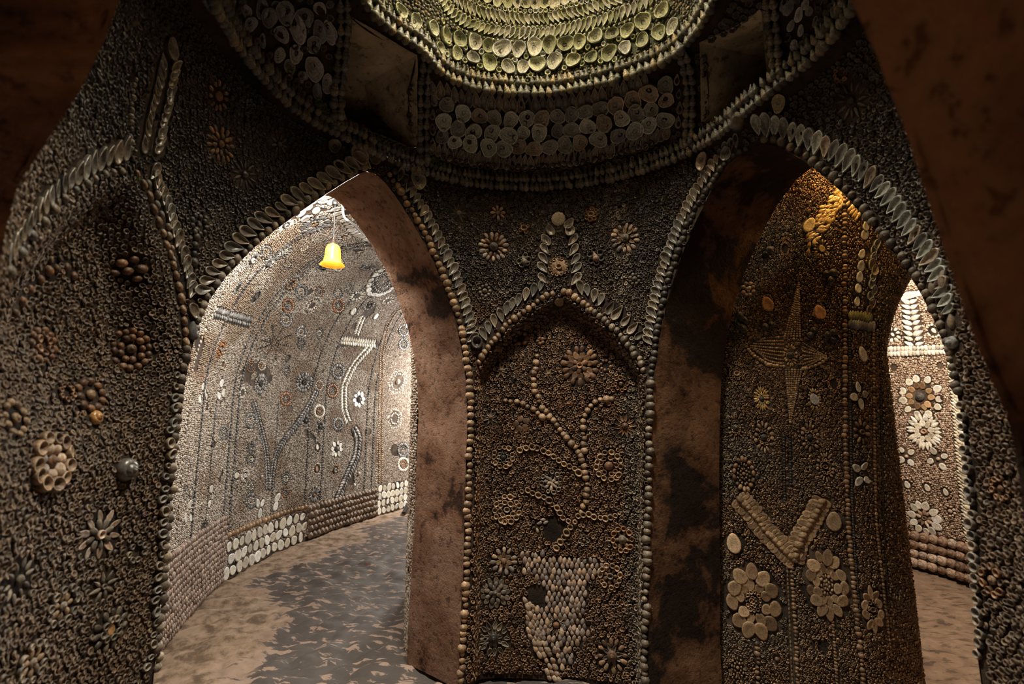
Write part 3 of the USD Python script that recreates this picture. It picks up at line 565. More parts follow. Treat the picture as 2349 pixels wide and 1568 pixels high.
def field(surf, par, T, u0, u1, v0, v1, pitch, pal, mat, individual=0, holes=(), hgt=1.0, margin=260, name='winkle_shell', sizes=(0.40, 0.56), tilt=0.22, mask=None, bare=None, aspect=0.22, stag=0.5, jit=0.16):
    uv = surf.rows(u0, u1, v0, v1, pitch, rng, jit=jit, stag=stag)
    for h in holes: uv = uv[~contains_xy(h, uv[:, 0], uv[:, 1])]
    p, n, up = surf.frame(uv); q, f = proj(p)
    ok = (q[:, 0] > -margin) & (q[:, 0] < 2349 + margin) & (q[:, 1] > -margin) & (q[:, 1] < 1568 + margin) & (f > 0.1) & (((CAM - p) * n).sum(1) > 0)
    if mask is not None: ok &= mask(q, uv, p)
    uv, p, n, up, q, f = uv[ok], p[ok], n[ok], up[ok], q[ok], f[ok]
    if TAKEN.get(id(surf)):
        D = np.vstack([a for a, b in TAKEN[id(surf)]]); R = np.concatenate([b for a, b in TAKEN[id(surf)]]); t = cKDTree(D); near = t.query_ball_point(p, R.max() + pitch * 0.5)
        ok = np.array([not len(i) or not (np.linalg.norm(D[i] - p[k], axis=1) < R[i] + pitch * 0.30).any() for k, i in enumerate(near)], bool); uv, p, n, up, q, f = uv[ok], p[ok], n[ok], up[ok], q[ok], f[ok]
    if bare is not None:
        ok = meshkit.fbm(p * bare[0], 3, 21) > bare[1]; uv, p, n, up, q, f = uv[ok], p[ok], n[ok], up[ok], q[ok], f[ok]
    m = len(p); s = pitch * rng.uniform(*sizes, m); S = np.stack([s * rng.normal(1, aspect * 0.5, m).clip(0.65, 1.35), s, s * hgt * rng.uniform(0.75, 1.2, m)], 1)
    tint = pal(uv, p, q) if callable(pal) else tints(m, pal); rot = rng.uniform(0, 2 * PI, m)
    inside = (q[:, 0] > 0) & (q[:, 0] < 2349) & (q[:, 1] > 0) & (q[:, 1] < 1568); show = np.where(inside, s / f, 0); pick = np.zeros(m, bool)
    if individual: pick[np.argsort(-show)[:individual]] = True
    if individual: emit(par, name, bake(T, p[pick], n[pick], up[pick], S[pick], rot[pick], tint[pick], tilt), mat)
    emit_stuff(par, name + 's', [bake(T, p[~pick], n[~pick], up[~pick], S[~pick], rot[~pick], tint[~pick], tilt)], mat)
    return m

# ---------------------------------------------------------------- patterns on the dome and its drum
def Z(x0, y0, k, pts): return [(x0 + a / k, y0 + b / k) for a, b in pts]
def ring_rows(surf_r, par, name, z, dr, step, half, pal, lim=300, mat=None, phase=0.0):
    """A cord of whelks round the dome, spires up; those that show largest are parts."""
    a = np.arange(0, 2 * PI, step / 0.8); P0 = around(a, surf_r(a) + dr, z); L = np.r_[0, np.cumsum(np.linalg.norm(np.diff(np.vstack([P0, P0[:1]]), axis=0), axis=1))]
    t = np.arange(phase * step, L[-1], step); A = np.interp(t, L, np.r_[a, 2 * PI]); A = A + rng.normal(0, 0.004, len(A))
    p = around(A, surf_r(A) + dr, z + rng.normal(0, 0.0015, len(A))); n = -np.stack([np.sin(A), np.cos(A), 0.30 + 0 * A], 1); n = unit(n)
    h = half * rng.normal(1, 0.07, len(A)); S = np.stack([h, h, h], 1); rot = rng.normal(0.12, 0.12, len(A)); ti = tints(len(A), pal)
    q, f = proj(p); vis = np.where((q[:, 0] > -20) & (q[:, 0] < 2369) & (q[:, 1] > -20) & (p[:, 1] > C[1] - 0.5), 1 / f, 0); pick = np.zeros(len(A), bool); o = np.argsort(-vis)[:lim]; pick[o[vis[o] > 0]] = True
    emit(par, name, bake(WHELK, p[pick], n[pick], np.array([0, 0, 1.0]), S[pick], rot[pick], ti[pick], 0.05), mat or SHELL)
    emit_stuff(par, name + 's', [bake(WHELK, p[~pick], n[~pick], np.array([0, 0, 1.0]), S[~pick], rot[~pick], ti[~pick], 0.05)], mat or SHELL)
CORD1 = xform('trim_4', 'double cord of dark whelk shells round the foot of the drum', 'cornice', kind='structure')
CORD2 = xform('trim_5', 'double cord of mossy whelk shells between the drum and the upper dome', 'cornice', kind='structure')
ring_rows(lambda a: R1(a), CORD1, 'whelk_shell', ZR - 0.006, 0.0, 0.0255, 0.0255, 'cord', 150)
ring_rows(lambda a: R1(a), CORD1, 'whelk_shell', ZR + 0.032, -0.014, 0.0245, 0.0235, 'cord', 150, phase=0.5)
ring_rows(lambda a: R2(a), CORD2, 'whelk_shell', Z2 - 0.004, 0.000, 0.0310, 0.0290, 'olive', 130)
ring_rows(lambda a: R2(a), CORD2, 'whelk_shell', Z2 + 0.036, -0.014, 0.0255, 0.0235, 'olive', 150, phase=0.5)
def z1(p): return Z(880, 0, 3.09, p)
def z2(p): return Z(480, 0, 3.564, p)
def z3(p): return Z(1540, 0, 3.564, p)
O_ROWS = [[(440,730),(560,790),(680,810),(785,822),(900,838),(1010,828),(1120,830),(1235,815),(1335,803),(1430,778),(1535,758),(1650,735),(1770,698),(1885,650),(2005,595)],
          [(420,850),(525,897),(635,920),(765,932),(885,945),(990,932),(1105,930),(1235,917),(1335,908),(1450,885),(1565,865),(1690,828),(1790,790),(1900,768),(2010,698)],
          [(410,960),(500,1000),(615,1012),(740,1035),(850,1045),(955,1032),(1065,1045),(1175,1032),(1285,1018),(1395,1000),(1525,978),(1665,950),(1785,918),(1885,880),(2000,845)]]
for r in O_ROWS: put(DRUM, W_DRUM, 'oyster_shell', OYSTERS, z1(r), (20.5, 20.5), None, 'oyster', keep=0.9, hz=1.0, jit=0.06)
put(DRUM, W_DRUM, 'cup_shell', CUP2, z1([(480,810),(600,835),(1000,870),(1170,870),(1290,855),(1390,845),(1585,790),(1700,755),(715,870),(830,870),(480,1060),(690,960),(1165,965),(930,970),(1040,970),(1290,950),(1480,930),(1600,900),(1735,860),(385,780),(360,905),(340,1000),(560,1050),(1730,965),(460,920),(2060,770)]), (6.5, 6.5), None, 'soot_shade', keep=0.8)
line(DRUM, W_DRUM, 'mussel_shell', MUSSEL, z1([(345,620),(460,650),(560,682),(680,705),(800,722),(960,735),(1120,733),(1300,715),(1460,685),(1600,650),(1720,615),(1850,560)]), 17.5, (22, 22), 92, pal='mussel', mat=GLOSS, keep=0.9)
line(DRUM, W_DRUM, 'mussel_shell', MUSSEL, z1([(345,1050),(450,1078),(560,1095),(680,1118),(840,1138),(1000,1145),(1150,1133),(1300,1118),(1400,1108),(1530,1080),(1650,1050),(1780,1015),(1900,975),(2010,930)]), 13.5, (18, 18), 80, pal='mussel', mat=GLOSS, keep=0.9)
line(DRUM, W_DRUM, 'cup_shell', CUP2, z1([(420,1110),(560,1150),(700,1172),(860,1185),(1000,1190),(1150,1183),(1300,1170),(1450,1140),(1600,1105),(1750,1070),(1900,1020)]), 15, (7.5, 7.5), None, pal='soot_shade')
line(DRUM, W_DRUM, 'mussel_shell', MUSSEL, z1([(352,700),(345,830),(345,930),(345,1020)]), 33, (16, 16), 95, pal='mussel', mat=GLOSS)
line(DRUM, W_DRUM, 'mussel_shell', MUSSEL, z1([(2080,560),(2095,660),(2100,760),(2090,860)]), 30, (14, 14), 85, pal='mussel', mat=GLOSS)
for (x, y), a, b, t in zip(z2([(480,130),(610,90),(705,210),(765,130),(900,250),(845,350),(700,430),(850,555),(585,270),(565,440),(330,185),(985,260),(965,680),(430,330),(880,745),(420,60),(300,90),(650,540),(760,620),(560,60),(900,60)]), [18,20,14,17,18,17,14,19,14,13,15,13,13,10,11,14,12,12,12,14,13], [25,34,31,26,28,24,23,33,21,18,19,27,20,18,17,22,18,16,16,20,20], [100,110,105,115,110,100,95,105,115,90,110,95,80,95,100,100,110,90,100,110,100]):
    put(DRUM, W_DRUM, 'oyster_shell', OYSTERS, [(x, y)], (a * 1.2, b * 1.15), t, 'slate', keep=0.8, hz=0.7)
put(DRUM, W_DRUM, 'cup_shell', CUP2, z2([(510,240),(625,200),(780,240),(770,390),(690,370),(860,400),(380,320),(480,440),(640,620),(740,600),(930,380),(800,680),(700,660)]), (9, 9), None, 'soot_shade')
for (x, y), a, b in zip(z3([(960,60),(1045,120),(1010,370),(1180,180),(925,40),(1100,30),(1130,90),(1060,250),(980,210)]), [13,12,13,10,10,11,10,10,9], [20,20,14,15,16,16,14,16,14]): put(DRUM, W_DRUM, 'oyster_shell', OYSTERS, [(x, y)], (a, b), 70, 'slate', keep=0.8, hz=0.5)
def rib(pl, step, half):  # double cord of whelks up the edge of a niche
    for s in (-1, 1): line(DRUM, W_DRUM, 'whelk_shell', WHELK, pl, step, (half, half), None, rel=0 if pl[0][1] > pl[-1][1] else 180, pal='cord', side=s * half * 0.5, lift=0.004, keep=0.8)
rib(z1([(275,1110),(272,900),(275,700),(285,520),(305,380)]), 25, 15.5)
rib(z1([(2180,1010),(2175,850),(2180,700),(2170,560),(2140,400)]), 24, 15)
rib(z2([(1040,1010),(1035,830),(1060,600),(1075,400),(1090,200),(1085,20)]), 28, 17)
rib(z3([(890,600),(870,430),(850,250),(830,60),(820,0)]), 27, 17)
field(DRUM, W_DRUM, CUP, -PI, PI, ZR + 0.055, Z2 - 0.03, 0.030, 'soot_shade', SHELL, name='cup_filling_shell', holes=[NICHE_L, NICHE_R] + other)
# upper dome
put(DOME, W_DOME, 'limpet_shell', OYSTERS, z1([(395,340),(512,380),(630,412),(750,452),(880,482),(985,482),(1090,462),(1212,440),(1345,432),(1475,412),(1600,380),(1715,345),(1840,292),(1960,235),(2060,190)]), (18.5, 18.5), None, 'green', mat=PALE, keep=0.9, hz=1.0, jit=0.09)
put(DOME, W_DOME, 'limpet_shell', OYSTERS, z1([(340,200),(430,255),(530,282),(640,302),(740,325),(840,352),(955,352),(1070,342),(1175,320),(1290,312),(1390,300),(1505,262),(1620,245),(1730,220),(1850,155),(1985,75),(220,160),(118,85)]), (18, 19), None, 'green', mat=PALE, keep=0.9, hz=1.0, jit=0.09)
put(DOME, W_DOME, 'cup_shell', CUP2, z1([(455,310),(575,340),(690,370),(790,400),(905,410),(1010,405),(1130,385),(1240,375),(1350,365),(1450,340),(1560,315),(1670,280),(570,435),(815,500),(930,430),(1040,540),(1165,520),(1285,490),(1410,460),(1540,440),(1640,430),(440,390),(680,475),(355,380),(410,150),(1770,265),(1900,190)]), (7, 7), None, 'green', mat=PALE, keep=0.7)
def dome_row(v, step, half, T, name, pal, ang, n=120, mat=None, d=0.0):
    A = np.arange(-PI, PI, step / 0.56) + rng.normal(0, 0.004, 1); p, nn, up = DOME.frame(np.stack([A, np.full(len(A), v)], 1)); q, f = proj(p); vis = (q[:, 1] > -160) & (p[:, 1] > C[1]); S = half * rng.normal(1, 0.08, (len(A), 1)) * np.ones((1, 3))
    if d: S[:, 2] *= d
    rot = np.radians(ang) + rng.normal(0, 0.1, len(A)); ti = tints(len(A), pal); o = np.where(vis)[0][:300]; m = np.zeros(len(A), bool); m[o] = True
    if T is OYSTERS:
        for k in np.where(m)[0]: emit(W_DOME, name, bake(OYSTERS[rng.integers(6)], p[k:k + 1], nn[k:k + 1], up[k:k + 1], S[k:k + 1], [rng.uniform(0, 6)], ti[k:k + 1]), mat or PALE)
    else: emit(W_DOME, name, bake(T, p[m], nn[m], up[m], S[m], rot[m], ti[m]), mat or PALE)
    take(DOME, p, half * 0.6)
v75, v45, v30, v8, vA = [DOME.hit([(1250, y)])[0, 1] for y in (76, 42, 24, 5, 96)]
dome_row(v75, 0.024, 0.027, MUSSEL, 'mussel_shell', 'green', 155)
dome_row(v45, 0.024, 0.026, MUSSEL, 'mussel_shell', 'green', 205)
dome_row((v75 + v45) / 2, 0.022, 0.0055, DOMES, 'bead_shell', 'green', 0); dome_row(vA, 0.021, 0.0055, DOMES, 'bead_shell', 'green', 0)
dome_row(v30, 0.026, 0.0095, CUP2, 'cup_shell', 'green', 0)
dome_row(v8, 0.050, 0.027, OYSTERS, 'limpet_shell', 'green', 0, d=0.6)
dome_row(v8 + 0.05, 0.024, 0.026, MUSSEL, 'mussel_shell', 'green', 160); dome_row(v8 + 0.09, 0.024, 0.026, MUSSEL, 'mussel_shell', 'green', 200)
field(DOME, W_DOME, GRAIN, -PI, PI, Z2 + 0.03, Z3, 0.016, 'olive', PALE, name='bead_filling_shell', holes=[])
# shells packed at the back of the left niche
c = NL_back.mean(0); ax = unit(np.cross([0, 0, 1], NL_n)); hw = np.abs((NL_back - c) @ ax).max() * 0.97; hh = np.abs(NL_back[:, 2] - c[2]).max() * 0.97
for k in range(230):
    a, b = rng.uniform(-hw, hw), rng.uniform(-hh, hh); s = rng.uniform(0.014, 0.027); p = c + ax * a + np.array([0, 0, b]) + unit(NL_n) * (0.004 + 0.012 * rng.random())
    emit(NL_path, 'packed_shell', bake([CLAM, MUSSEL_OUT, CLAM][k % 3], p[None], unit(NL_n)[None], np.array([[0, 0, 1.0]]), np.array([[s, s * 1.25, s * 0.8]]), rng.normal(0.7, 0.9, 1), tints(1, 'pink'), 0.45), SHELL)

# ---------------------------------------------------------------- patterns on the front wall
F = W_FRONT
def z4(p): return Z(1040, 400, 3.734, p)
def z5(p): return Z(1040, 780, 3.92, p)
def z6(p): return Z(1040, 1160, 3.844, p)
# borders of the blind arch and of the archways
put(ROOM, F, 'mussel_shell', MUSSEL, z4([(750,955),(690,992),(622,1030),(558,1075),(503,1115),(460,1150),(405,1205),(348,1255),(300,1312),(255,1365)]), (16, 16), [-65] * 10 and np.array([255,258,262,262,265,262,285,280,285,292]) - 0.0, 'mussel', GLOSS, keep=0.8)
put(ROOM, F, 'mussel_shell', MUSSEL, z4([(1090,970),(1145,992),(1210,1040),(1265,1072)]), (17, 17), [285, 278, 262, 250], 'mussel', GLOSS, keep=0.8)
put(ROOM, F, 'mussel_shell', MUSSEL, z4([(1345,1145),(1405,1185),(1480,1250),(1540,1315),(1600,1375)]), (19, 19), [60, 58, 50, 48, 46], 'grey', MORTAR and SHELL, keep=0.8)
put(ROOM, F, 'mussel_shell', MUSSEL, z4([(790,560),(785,640),(775,720),(765,800),(765,890)]), (16, 16), [305, 310, 312, 310, 305], 'mussel', GLOSS, keep=0.8)
put(ROOM, F, 'mussel_shell', MUSSEL, z4([(1025,565),(1030,650),(1045,730),(1052,805),(1052,900)]), (17, 17), [238, 235, 232, 232, 245], 'mussel', GLOSS, keep=0.8)
put(ROOM, F, 'scallop_shell', SCALLOP, z4([(900,382)]), (17, 17), 265, [(0.34, 0.27, 0.19)], PALE, label='pale fan-shaped scallop shell'); put(ROOM, F, 'scallop_shell', SCALLOP, z4([(915,1090)]), (15, 14), 275, [(0.34, 0.245, 0.17)], PALE, label='tan scallop shell at the point of the blind arch')
put(ROOM, F, 'oyster_shell', OYSTERS, z4([(990,425),(830,480),(1000,485),(800,570)]), (11, 14), [60, 120, 80, 110], 'mussel', GLOSS)
line(ROOM, F, 'cockle_shell', COCKLE, [(1268,672),(1243,684),(1222,700),(1206,712),(1192,722),(1177,734),(1163,746),(1150,760),(1138,776),(1124,792),(1112,806),(1098,830)], 13, (7.5, 6.8), 200, pal='dun')
line(ROOM, F, 'cockle_shell', COCKLE, [(1294,668),(1312,676),(1326,688),(1342,698),(1356,712)], 13, (7.5, 7), 340, pal='dun')
line(ROOM, F, 'cockle_shell', COCKLE, [(1350,714),(1372,722),(1392,738),(1412,756),(1432,778),(1448,798),(1466,824),(1476,846)], 13.5, (7.5, 7), 340, pal='grey')
put(ROOM, F, 'cup_shell', CUP2, z4([(200,1440)]), (16.5, 16), None, 'soot_shade', GLOSS, label='large dark empty limpet shell')
put(ROOM, F, 'oyster_shell', OYSTERS, [(958,413)], (17, 24), 115, [(0.42, 0.37, 0.27)], GLOSS); put(ROOM, F, 'cup_shell', CUP2, [(1258, 414 + 40), (976, 432)], (7, 7), None, 'soot_shade')
EDGE_L = [(893,402),(918,438),(940,474),(962,512),(985,556),(1006,604),(1026,652),(1044,706),(1058,758),(1068,810),(1076,868),(1080,940),(1077,1040),(1074,1140),(1071,1260),(1066,1400),(1058,1560)]
line(ROOM, F, 'border_cockle_shell', COCKLE, EDGE_L, 15.5, (7.5, 8.5), 170, pal='dun'); 
line(ROOM, F, 'mussel_shell', MUSSEL, [(918,400),(944,438),(968,478),(990,516),(1010,556),(1030,598),(1048,640),(1062,680),(1072,715),(1080,745)], 17, (16, 16), rel=-55, pal='mussel', mat=GLOSS, keep=0.8)
line(ROOM, F, 'cockle_shell', COCKLE, [(905,392),(940,420)], 14, (7, 7), 150, pal='soot_shade')
line(ROOM, F, 'mussel_shell', MUSSEL, [(1082,740),(1078,760),(1085,775)], 15, (17, 17), 215, pal='mussel', mat=GLOSS)
EDGE_R = [(1708,338),(1672,366),(1640,408),(1610,456),(1582,508),(1558,566),(1536,630),(1520,690),(1508,750),(1500,810),(1494,868)]
line(ROOM, F, 'border_cockle_shell', COCKLE, EDGE_R, 15, (7, 8), 10, pal='soot_shade'); line(ROOM, F, 'border_cockle_shell', COCKLE, [(1492,880),(1490,1000),(1487,1140),(1484,1280),(1481,1420),(1478,1560)], 17, (8, 9), 10, pal='grey')
line(ROOM, F, 'mussel_shell', MUSSEL, [(1690,322),(1652,356),(1620,402),(1590,452),(1562,506),(1540,562),(1520,620),(1504,680),(1494,730),(1486,780)], 16, (16, 16), rel=52, pal='mussel', mat=GLOSS, keep=0.8)
# big dotted lines of cockles laced over the panel
L1 = z5([(760,150),(735,250),(720,350),(740,450),(775,540),(800,600),(840,640),(900,730),(935,775),(975,820),(1015,865),(1050,910),(1090,955),(1120,1005)])
L2 = z5([(470,545),(570,550),(650,590),(710,620),(750,655),(795,690)])
L3 = z5([(1430,530),(1365,530),(1310,535),(1270,555),(1235,590),(1210,630),(1185,670),(1170,725),(1165,780),(1170,840),(1170,890),(1175,945),(1170,1005),(1140,1055),(1165,1105),(1175,1155),(1190,1210),(1195,1270),(1200,1330),(1200,1385),(1195,1440),(1175,1490),(1150,1540)])
L4 = z5([(600,990),(650,970),(700,955),(755,965),(805,985),(855,1015),(905,1040),(950,1070),(1000,1105),(1045,1135),(1090,1165),(1135,1195)])
L5 = z5([(615,1360),(670,1355),(720,1365),(770,1385),(820,1410),(865,1445),(905,1490),(950,1535)]) + z6([(960,90),(1010,130),(1065,135)])
L6 = z6([(1100,88),(1180,72),(1240,90),(1285,97),(1340,105),(1390,95),(1440,85)]); L7 = z6([(1075,140),(1040,188),(1005,232),(970,270),(940,312),(915,370)])
for l in (L1, L2, L3, L4, L5, L6, L7): line(ROOM, F, 'line_cockle_shell', CUP2 if l in (L4, L5, L6, L7) else COCKLE, l, 13.6, (7.2, 7.2), 250, pal='dun', keep=0.85)
put(ROOM, F, 'line_cockle_shell', COCKLE, z5([(800,690),(862,690)]), (8, 8), 250, 'dun')
# flowers
G, T_, R_ = 'grey', 'dun', 'rust'
def cups_ring(n, fr, w, pal): return (fr, n, CUP2, w, w, pal)
for args in [
    ((1155,1048), 27, 27, [cups_ring(11, .8, .22, T_), cups_ring(8, .42, .16, G)], (SNAIL, .22, 'soot_shade')),
    ((1397,1068), 34, 36, [cups_ring(13, .82, .2, T_), cups_ring(9, .5, .17, R_)], (COCKLE, .3, R_)),
    ((1265,1105), 26, 28, [(.8, 11, CUP2, .2, .2, G), (.5, 8, CLAM, .2, .26, 'clam'), (.2, 4, CLAM, .2, .24, 'clam')], None),
    ((1163,1168), 32, 34, [cups_ring(13, .84, .2, T_), cups_ring(8, .48, .19, T_)], (CUP2, .22, G)),
    ((1340,1238), 14, 14, [cups_ring(7, .7, .28, G)], (DOMES, .3, R_)), ((1428,1236), 28, 32, [(.75, 10, CUP2, .22, .22, R_), (.45, 6, CLAM, .2, .28, T_)], (SNAIL, .3, G)),
    ((1136,1358), 30, 32, [(.85, 13, PETAL, .26, .24, G), (.58, 9, CLAM, .24, .24, G), (.28, 5, CLAM, .24, .24, G)], (SNAIL, .2, G)),
    ((1132,1462), 36, 38, [(.78, 13, MUSSEL, .26, .26, G), (.42, 9, MUSSEL, .22, .2, G)], (SNAIL, .3, 'soot_shade')),
    ((1156,1286), 28, 30, [(.8, 11, CLAM, .22, .26, 'clam'), (.45, 7, PETAL, .26, .24, T_)], (DOMES, .25, R_)),
    ((1400,1320), 27, 30, [(.8, 11, CUP2, .22, .22, T_), (.42, 7, CLAM, .2, .24, R_)], (CUP2, .25, G)),
    ((1404,1502), 32, 36, [(.82, 12, CLAM, .2, .26, T_), (.48, 8, MUSSEL, .24, .26, G)], (SNAIL, .32, 'rust')), ((1276,1432), 24, 24, [(.72, 14, MUSSEL, .2, .3, 'clam')], (COCKLE, .3, R_)),
    ((1330,838), 42, 44, [(.86, 15, CLAM, .2, .22, R_), (.58, 11, PETAL, .24, .24, R_), (.28, 6, CLAM, .2, .22, R_)], (CUP2, .16, R_)), ((1425,880), 18, 20, [(.72, 8, CUP2, .26, .26, R_)], (DOMES, .28, R_)),
    ((1125,957), 17, 17, [(.62, 9, MUSSEL, .3, .4, G)], (DOMES, .28, R_)), ((1434,976), 24, 26, [(.7, 13, MUSSEL, .26, .36, R_)], (SNAIL, .28, R_)), ((1196,972), 22, 22, [(.6, 5, SCALLOP, .36, .36, R_)], (DOMES, .16, G)),
    ((1150,848), 15, 15, [(.6, 8, MUSSEL, .3, .46, T_)], (DOMES, .3, T_)), ((1258,857), 12, 12, [(.55, 7, MUSSEL, .36, .5, T_)], (DOMES, .26, R_)),
    ((1132,566), 34, 34, [(.84, 15, CLAM, .19, .23, 'clam'), (.58, 10, CLAM, .16, .22, R_)], (SNAIL, .30, 'grey')), ((1434,546), 34, 34, [(.84, 14, CLAM, .19, .24, 'clam'), (.58, 9, MUSSEL, .26, .26, T_)], (SNAIL, .30, 'grey')),
    ((1202,598), 18, 20, [(.62, 6, CUP2, .38, .4, 'soot_shade')], (WHELK, .62, G)), ((1366,590), 21, 22, [(.66, 6, CUP2, .36, .38, 'soot_shade')], (WHELK, .6, T_)),
    ((1356,492), 19, 19, [(.68, 8, CUP2, .3, .3, R_)], (CUP2, .4, T_)), ((1202,524), 15, 15, [(.7, 4, CUP2, .3, .3, R_)], (CUP2, .55, T_)), ((1142,488), 18, 18, [(.66, 8, CLAM, .24, .34, T_)], (DOMES, .28, T_)), ((1052,488), 20, 20, [(.62, 11, MUSSEL, .22, .44, 'soot_shade')], (DOMES, .3, G)),
    ((1456,640), 17, 17, [(.68, 8, DOMES, .26, .26, G)], (SNAIL, .36, G)), ((1112,667), 18, 18, [(.68, 9, DOMES, .25, .25, G)], (SNAIL, .3, G)), ((1282,612), 24, 24, [(.85, 13, CUP2, .17, .17, T_), (.55, 6, SCALLOP, .32, .3, T_)], (CUP2, .32, R_)),
    ((1420,456), 18, 18, [(.7, 9, CUP2, .26, .26, 'soot_shade')], (CUP2, .4, 'soot_shade')), ((1390,838), 16, 16, [(.7, 8, DOMES, .26, .26, R_)], None), ((1195,775), 18, 14, [(.7, 7, COCKLE, .3, .3, R_)], None), ((1240,782), 12, 12, [(.5, 5, COCKLE, .42, .42, R_)], None), ((1285,735), 16, 16, [(.6, 7, MUSSEL, .26, .4, R_)], None)]:
    rosette(ROOM, F, args[0], args[1], args[2], args[3], args[4])
HOLE_PX = [((1232,1366), 18, 26), ((1272,1216), 26, 24)]
for c, a, b in HOLE_PX:
    uv = ROOM.hit([c]); p, n, up = ROOM.frame(uv); take(ROOM, p, mpp(p) * (a + b) / 2)
put(ROOM, F, 'clam_shell', CLAM, z6([(760,150),(790,120),(740,215),(815,145)]), (5, 7), None, 'clam')
# overlapping pale clams low on the panel
def clam_cover(poly, pitch, size, pal, ang, lim):
    pg = Polygon(poly); x0, y0, x1, y1 = pg.bounds; pts = []
    for r, y in enumerate(np.arange(y0, y1, pitch * 0.95)):
        for x in np.arange(x0 + (r % 2) * pitch * 0.45, x1, pitch * 0.85):
            q = (x + rng.normal(0, 1.3), y + rng.normal(0, 1.3))
            if pg.contains(Point(q)) and all((q[0] - c[0]) ** 2 / a ** 2 + (q[1] - c[1]) ** 2 / b ** 2 > 1 for c, a, b in HOLE_PX + [((1276,1432), 20, 20)]): pts.append(q)
    put(ROOM, F, 'clam_shell', CLAM, pts[:lim], size, ang, pal, keep=0.75, tilt=0.18, jit=0.12)
clam_cover([(1192,1268),(1210,1258),(1262,1272),(1330,1278),(1400,1288),(1385,1310),(1345,1330),(1345,1385),(1330,1420),(1352,1430),(1348,1470),(1310,1480),(1318,1520),(1290,1530),(1268,1480),(1240,1470),(1212,1440),(1203,1385),(1216,1368),(1250,1400),(1252,1350),(1230,1322),(1205,1318)], 13.5, (7.2, 8.2), 'clam', 268, 260)
clam_cover([(1204,1376),(1222,1382),(1232,1430),(1250,1470),(1268,1500),(1286,1540),(1300,1568),(1262,1568),(1246,1520),(1216,1470)], 14.5, (8, 9.2), [(0.50, 0.345, 0.225), (0.44, 0.32, 0.22)], 300, 60)

# ---------------------------------------------------------------- patterns on the left wall
WL = W_LEFT
def z7(p): return Z(0, 380, 3.733, p)
def z8(p): return Z(0, 780, 3.92, p)
def z9(p): return Z(400, 420, 3.92, p)
def z10(p): return Z(0, 1160, 2.195, p)
put(ROOM, WL, 'border_cockle_shell', COCKLE, z7([(1170,70),(1225,160),(1278,262),(1312,370),(1355,480),(1397,578),(1425,680),(1455,757),(1480,850),(1505,938),(1530,1035),(1547,1135),(1562,1230),(1575,1330),(1585,1420),(1588,1510)]), (11, 8.5), 190, 'dun')
line(ROOM, WL, 'border_cockle_shell', COCKLE, z7([(1270,150),(1320,250),(1370,370),(1410,470),(1450,600),(1480,720),(1500,800)]), 27, (9, 7.5), 190, pal='mussel')
line(ROOM, WL, 'border_cockle_shell', COCKLE, [(428,800),(418,870),(408,940),(400,1010),(393,1090),(387,1170),(381,1250),(374,1340),(366,1430),(358,1530)], 23, (11, 10), 30, pal='grey')
line(ROOM, WL, 'border_cockle_shell', CUP2, [(405,860),(396,940),(388,1010),(378,1090),(372,1170),(366,1250),(358,1340),(350,1430),(342,1530)], 26, (10, 9), None, pal='mussel')
line(ROOM, WL, 'mussel_shell', MUSSEL, [(352,392),(362,425),(376,455),(388,487),(398,520),(408,552),(417,580),(425,606),(432,634),(438,664)], 21, (22, 22), rel=-32, pal='mussel', mat=GLOSS, keep=0.8)
put(ROOM, WL, 'oyster_shell', OYSTERS, [(442,712)], (14, 19), 100, 'mussel', GLOSS); put(ROOM, WL, 'mussel_shell', MUSSEL_OUT, [(441, 756)], (26, 26), 93, 'slate', SHELL)
put(ROOM, WL, 'border_cockle_shell', COCKLE, z7([(1035,42),(965,52),(895,68),(810,105),(740,150),(640,205),(545,275),(450,370),(370,475),(260,590),(165,740),(55,900)]), [(9,9)] * 4 + [(11,11)] * 2 + [(13,13)] * 3 + [(16,16)] * 3, 270, 'mussel')
line(ROOM, WL, 'mussel_shell', MUSSEL, [(285,338),(262,348),(235,358),(205,372),(172,396),(140,420),(108,450),(76,490),(46,530),(16,580)], 21, (29, 29), 80, pal='mussel', mat=GLOSS, keep=0.8)
for s, xs_ in ((-1, [(328,330),(338,280),(350,230),(362,180),(372,140)]), (1, [(362,340),(372,290),(384,240),(394,190),(402,150)])):
    line(ROOM, WL, 'mussel_shell', MUSSEL, xs_, 20, (20, 20), 70 + 25 * -s, pal='mussel', mat=GLOSS)
line(ROOM, WL, 'cockle_shell', COCKLE, [(300,340),(298,290),(302,230),(310,180)], 15, (7, 7), 90, pal='mussel')
put(ROOM, WL, 'oyster_shell', OYSTERS, [(390,110)], (20, 26), 100, 'mussel', GLOSS)
put(ROOM, WL, 'clam_shell', DOMES, z7([(480,880),(565,870),(410,900),(340,975),(252,1060),(182,1160),(125,1262),(625,942)]), (9.5, 12), 90, 'rust'); put(ROOM, WL, 'clam_shell', DOMES, z7([(1040,832),(1145,800),(1212,882),(1172,962),(980,915),(1090, 900)]), (11, 9), 90, 'rust')
